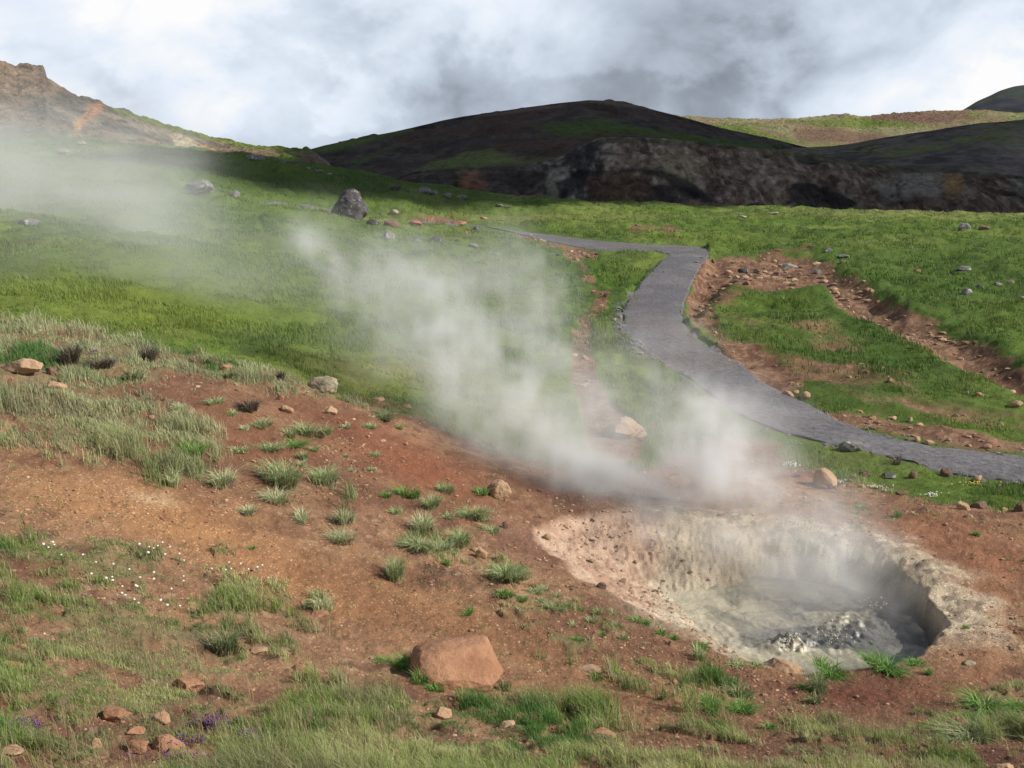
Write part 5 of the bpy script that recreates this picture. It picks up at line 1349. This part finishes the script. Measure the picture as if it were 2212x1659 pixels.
# ------------------------------------------------------------------ steam
def steam(name, label, lo, hi, res, dens, colour=(1, 1, 1)):
    """a cloud of vapour: its thickness is worked out on a grid of points and turned into a volume"""
    lo = np.array(lo, float); hi = np.array(hi, float)
    n = np.maximum(np.round((hi - lo) / res).astype(int), 4)
    ax = [lo[k] + (np.arange(n[k]) + .5) * (hi[k] - lo[k]) / n[k] for k in range(3)]
    GX, GY, GZ = np.meshgrid(*ax, indexing="ij")
    D = dens(GX, GY, GZ)
    me = bpy.data.meshes.new(name)
    P = np.stack([GX, GY, GZ], -1).reshape(-1, 3).astype(np.float32)
    me.vertices.add(len(P)); me.vertices.foreach_set("co", P.ravel())
    at = me.attributes.new("density_grid", "FLOAT", "POINT"); at.data.foreach_set("value", np.ascontiguousarray(D, np.float32).ravel())
    m, mt, N_, L_ = new_mat(name + "_vapour")
    o_ = N_.new("ShaderNodeOutputMaterial"); pv_ = N_.new("ShaderNodeVolumePrincipled")
    pv_.inputs["Color"].default_value = (*colour, 1); pv_.inputs["Density"].default_value = 1.0; pv_.inputs["Anisotropy"].default_value = 0.15
    L_.new(pv_.outputs[0], o_.inputs["Volume"])
    me.materials.append(m)
    o = link(name, me)
    ng = bpy.data.node_groups.new(name + "_grid", "GeometryNodeTree")
    ng.interface.new_socket("Geometry", in_out="INPUT", socket_type="NodeSocketGeometry")
    ng.interface.new_socket("Geometry", in_out="OUTPUT", socket_type="NodeSocketGeometry")
    gi = ng.nodes.new("NodeGroupInput"); go = ng.nodes.new("NodeGroupOutput")
    pos = ng.nodes.new("GeometryNodeInputPosition"); sx_ = ng.nodes.new("ShaderNodeSeparateXYZ"); ng.links.new(pos.outputs[0], sx_.inputs[0])
    def mn(op, a, b):
        q = ng.nodes.new("ShaderNodeMath"); q.operation = op
        for i, v in enumerate((a, b)):
            if v is None: continue
            if isinstance(v, (int, float)): q.inputs[i].default_value = v
            else: ng.links.new(v, q.inputs[i])
        return q.outputs[0]
    idx = []
    for k in range(3):
        t = mn("MULTIPLY", mn("SUBTRACT", sx_.outputs[k], float(lo[k])), float(n[k] / (hi[k] - lo[k])))
        t = mn("MINIMUM", mn("MAXIMUM", mn("FLOOR", t, None), 0.0), float(n[k] - 1)); idx.append(t)
    ii = mn("ADD", mn("MULTIPLY", mn("ADD", mn("MULTIPLY", idx[0], float(n[1])), idx[1]), float(n[2])), idx[2])
    fi_ = ng.nodes.new("FunctionNodeFloatToInt"); fi_.rounding_mode = "ROUND"; ng.links.new(ii, fi_.inputs[0])
    na = ng.nodes.new("GeometryNodeInputNamedAttribute"); na.data_type = "FLOAT"; na.inputs[0].default_value = "density_grid"
    si = ng.nodes.new("GeometryNodeSampleIndex"); si.data_type = "FLOAT"; si.domain = "POINT"; si.clamp = True
    ng.links.new(gi.outputs[0], si.inputs["Geometry"]); ng.links.new(na.outputs[0], si.inputs["Value"]); ng.links.new(fi_.outputs[0], si.inputs["Index"])
    vc = ng.nodes.new("GeometryNodeVolumeCube")
    ng.links.new(si.outputs[0], vc.inputs["Density"])
    vc.inputs["Min"].default_value = lo; vc.inputs["Max"].default_value = hi
    for k, s_ in enumerate("XYZ"): vc.inputs["Resolution " + s_].default_value = int(n[k]) + 1
    sm = ng.nodes.new("GeometryNodeSetMaterial"); sm.inputs["Material"].default_value = m
    ng.links.new(vc.outputs[0], sm.inputs[0]); ng.links.new(sm.outputs[0], go.inputs[0])
    md = o.modifiers.new("vapour", "NODES"); md.node_group = ng
    tag(o, label, "steam", None, "stuff")
    return o
def at_px(px, py, Y):
    u, w = px_uw(px, py); return np.array([float(u) * Y, Y, -float(w) * Y])
def streams_density(streams, X_, Y_, Z_):
    """streams: list of [(px, py, distance, radius in px, strength), ...]; gaussian tubes along each stream"""
    D = np.zeros(X_.shape, np.float32)
    for st in streams:
        pts = [(at_px(a, b, Y), r_ * Y / F, k) for a, b, Y, r_, k in st]
        best = np.zeros(X_.shape, np.float32)
        if len(pts) == 1: pts = pts * 2
        for (p0, r0, k0), (p1, r1, k1) in zip(pts[:-1], pts[1:]):
            e = p1 - p0; ee = float(e @ e) + 1e-9
            t = np.clip(((X_ - p0[0]) * e[0] + (Y_ - p0[1]) * e[1] + (Z_ - p0[2]) * e[2]) / ee, 0, 1)
            d2 = (X_ - p0[0] - e[0] * t) ** 2 + (Y_ - p0[1] - e[1] * t) ** 2 + (Z_ - p0[2] - e[2] * t) ** 2
            rr = r0 + (r1 - r0) * t
            best = np.maximum(best, (np.exp(-d2 / (rr * rr)) * (k0 + (k1 - k0) * t)) / np.maximum(rr, .05))
        D += best.astype(np.float32)
    return D
NEAR = [
 [(1900,1330,9.2,60,.05),(1750,1230,10.2,130,.10),(1640,1120,11.2,140,.50),(1500,1060,11.6,130,.66),(1330,1010,12.0,120,.62),(1190,950,12.5,95,.66),(1060,860,13.2,105,.52),(980,760,14.0,110,.46),(850,640,15.2,100,.42),(720,540,16.5,80,.40),(655,500,17.3,48,.36)],
 [(1560,1110,11.4,95,.30),(1540,1000,11.9,105,.40),(1500,880,12.6,95,.42),(1465,780,13.2,70,.36),(1440,720,13.8,45,.16)],
 [(1650,1090,11.4,90,.34),(1600,980,12.0,95,.36),(1590,880,12.4,65,.28),(1570,820,12.6,35,.12)],
 [(1300,960,12.4,95,.44),(1200,820,13.4,110,.48),(1150,700,14.4,100,.46),(1100,610,15.2,70,.42),(990,590,15.8,65,.32)],
 [(1100,880,13.1,75,.46),(960,830,13.6,75,.44),(890,770,13.9,55,.38)],
 [(1000,700,14.4,130,.38),(840,600,15.6,110,.36)],
 [(1250,1000,12.2,80,.42),(1330,880,12.8,95,.36),(1310,800,13.2,85,.26)],
 [(1700,1120,11.0,100,.30),(1500,1110,11.3,130,.40),(1320,1060,11.7,90,.46),(1230,1020,12.0,70,.46)],
 [(1420,1130,10.9,90,.30),(1600,1180,10.4,130,.34),(1750,1230,9.9,120,.26),(1850,1280,9.4,80,.16)],
 [(1720,1200,10.3,90,.10),(1800,1330,9.2,90,.08),(1650,1380,8.8,70,.05)],
]
def near_density(X_, Y_, Z_):
    w1 = fbm3(X_ * .9, Y_ * .9, Z_ * .9, 3, 501) - .5; w2 = fbm3(X_ * .9 + 40, Y_ * .9, Z_ * .9, 3, 502) - .5; w3 = fbm3(X_ * .9, Y_ * .9 + 40, Z_ * .9, 3, 503) - .5
    D = streams_density(NEAR, X_ + w1 * .9, Y_ + w2 * .9, Z_ + w3 * .9)
    n = fbm3(X_ * 1.3 + w2 * 1.5, Y_ * 1.3 + w3 * 1.5, Z_ * 1.3 + w1 * 1.5, 5, 505, .58)
    n2 = fbm3(X_ * 3.4 + w1 * 3, Y_ * 3.4 + w2 * 3, Z_ * 3.4, 4, 507, .6)
    D = D * np.clip((n - .33) * 3.6, 0.22, 1.5) * np.clip((n2 - .30) * 4.6, .25, 1.7)
    D = D * (1 + 1.1 * smooth(12.6, 11.0, Y_))
    D = np.where(D < 0.012, 0, D)
    return D * 0.86
steam("steam", "thick white steam blowing off the boiling mud pool and up across the meadow", (-6.2, 8.0, -4.3), (4.6, 18.6, 0.3), .085, near_density)
FARS = [
 [(420,780,22,120,.10),(520,640,22,140,.16),(380,640,24,150,.16),(300,560,27,170,.16)],
 [(500,860,15,90,.05),(620,790,16,90,.09),(720,740,17,80,.08)],
 [(-150,470,34,140,1.2),(0,440,36,140,1.0),(120,400,38,140,.75),(260,370,40,120,.55),(370,345,42,70,.36)],
 [(-100,350,40,140,.9),(60,310,42,120,.5),(190,290,44,90,.3),(300,300,44,70,.2)],
 [(60,520,32,140,.55),(200,520,32,140,.40),(330,470,34,110,.36),(400,420,38,60,.26)],
 [(-100,600,28,150,.22),(150,620,28,150,.14)],
 [(-100,640,18,150,.30),(120,560,20,150,.30),(330,560,21,140,.24),(480,620,20,100,.14)],
]
def far_density(X_, Y_, Z_):
    w1 = fbm3(X_ * .28, Y_ * .28, Z_ * .28, 3, 511) - .5; w2 = fbm3(X_ * .28 + 40, Y_ * .28, Z_ * .28, 3, 512) - .5
    D = streams_density(FARS, X_ + w1 * 3.2, Y_ + w2 * 3.2, Z_ + w1 * 1.4)
    n = fbm3(X_ * .45 + w2, Y_ * .45, Z_ * .45 + w1, 4, 515, .52)
    D = D * np.clip((n - .28) * 2.8, 0.2, 1.5)
    return np.where(D < 0.003, 0, D) * 0.68
steam("steam", "thin pale steam drifting over the hillside meadow from vents upwind", (-26, 13, -4.4), (-2.5, 48, 5.5), .30, far_density)
scene.cycles.volume_step_rate = 1.0
scene.cycles.volume_max_steps = 256
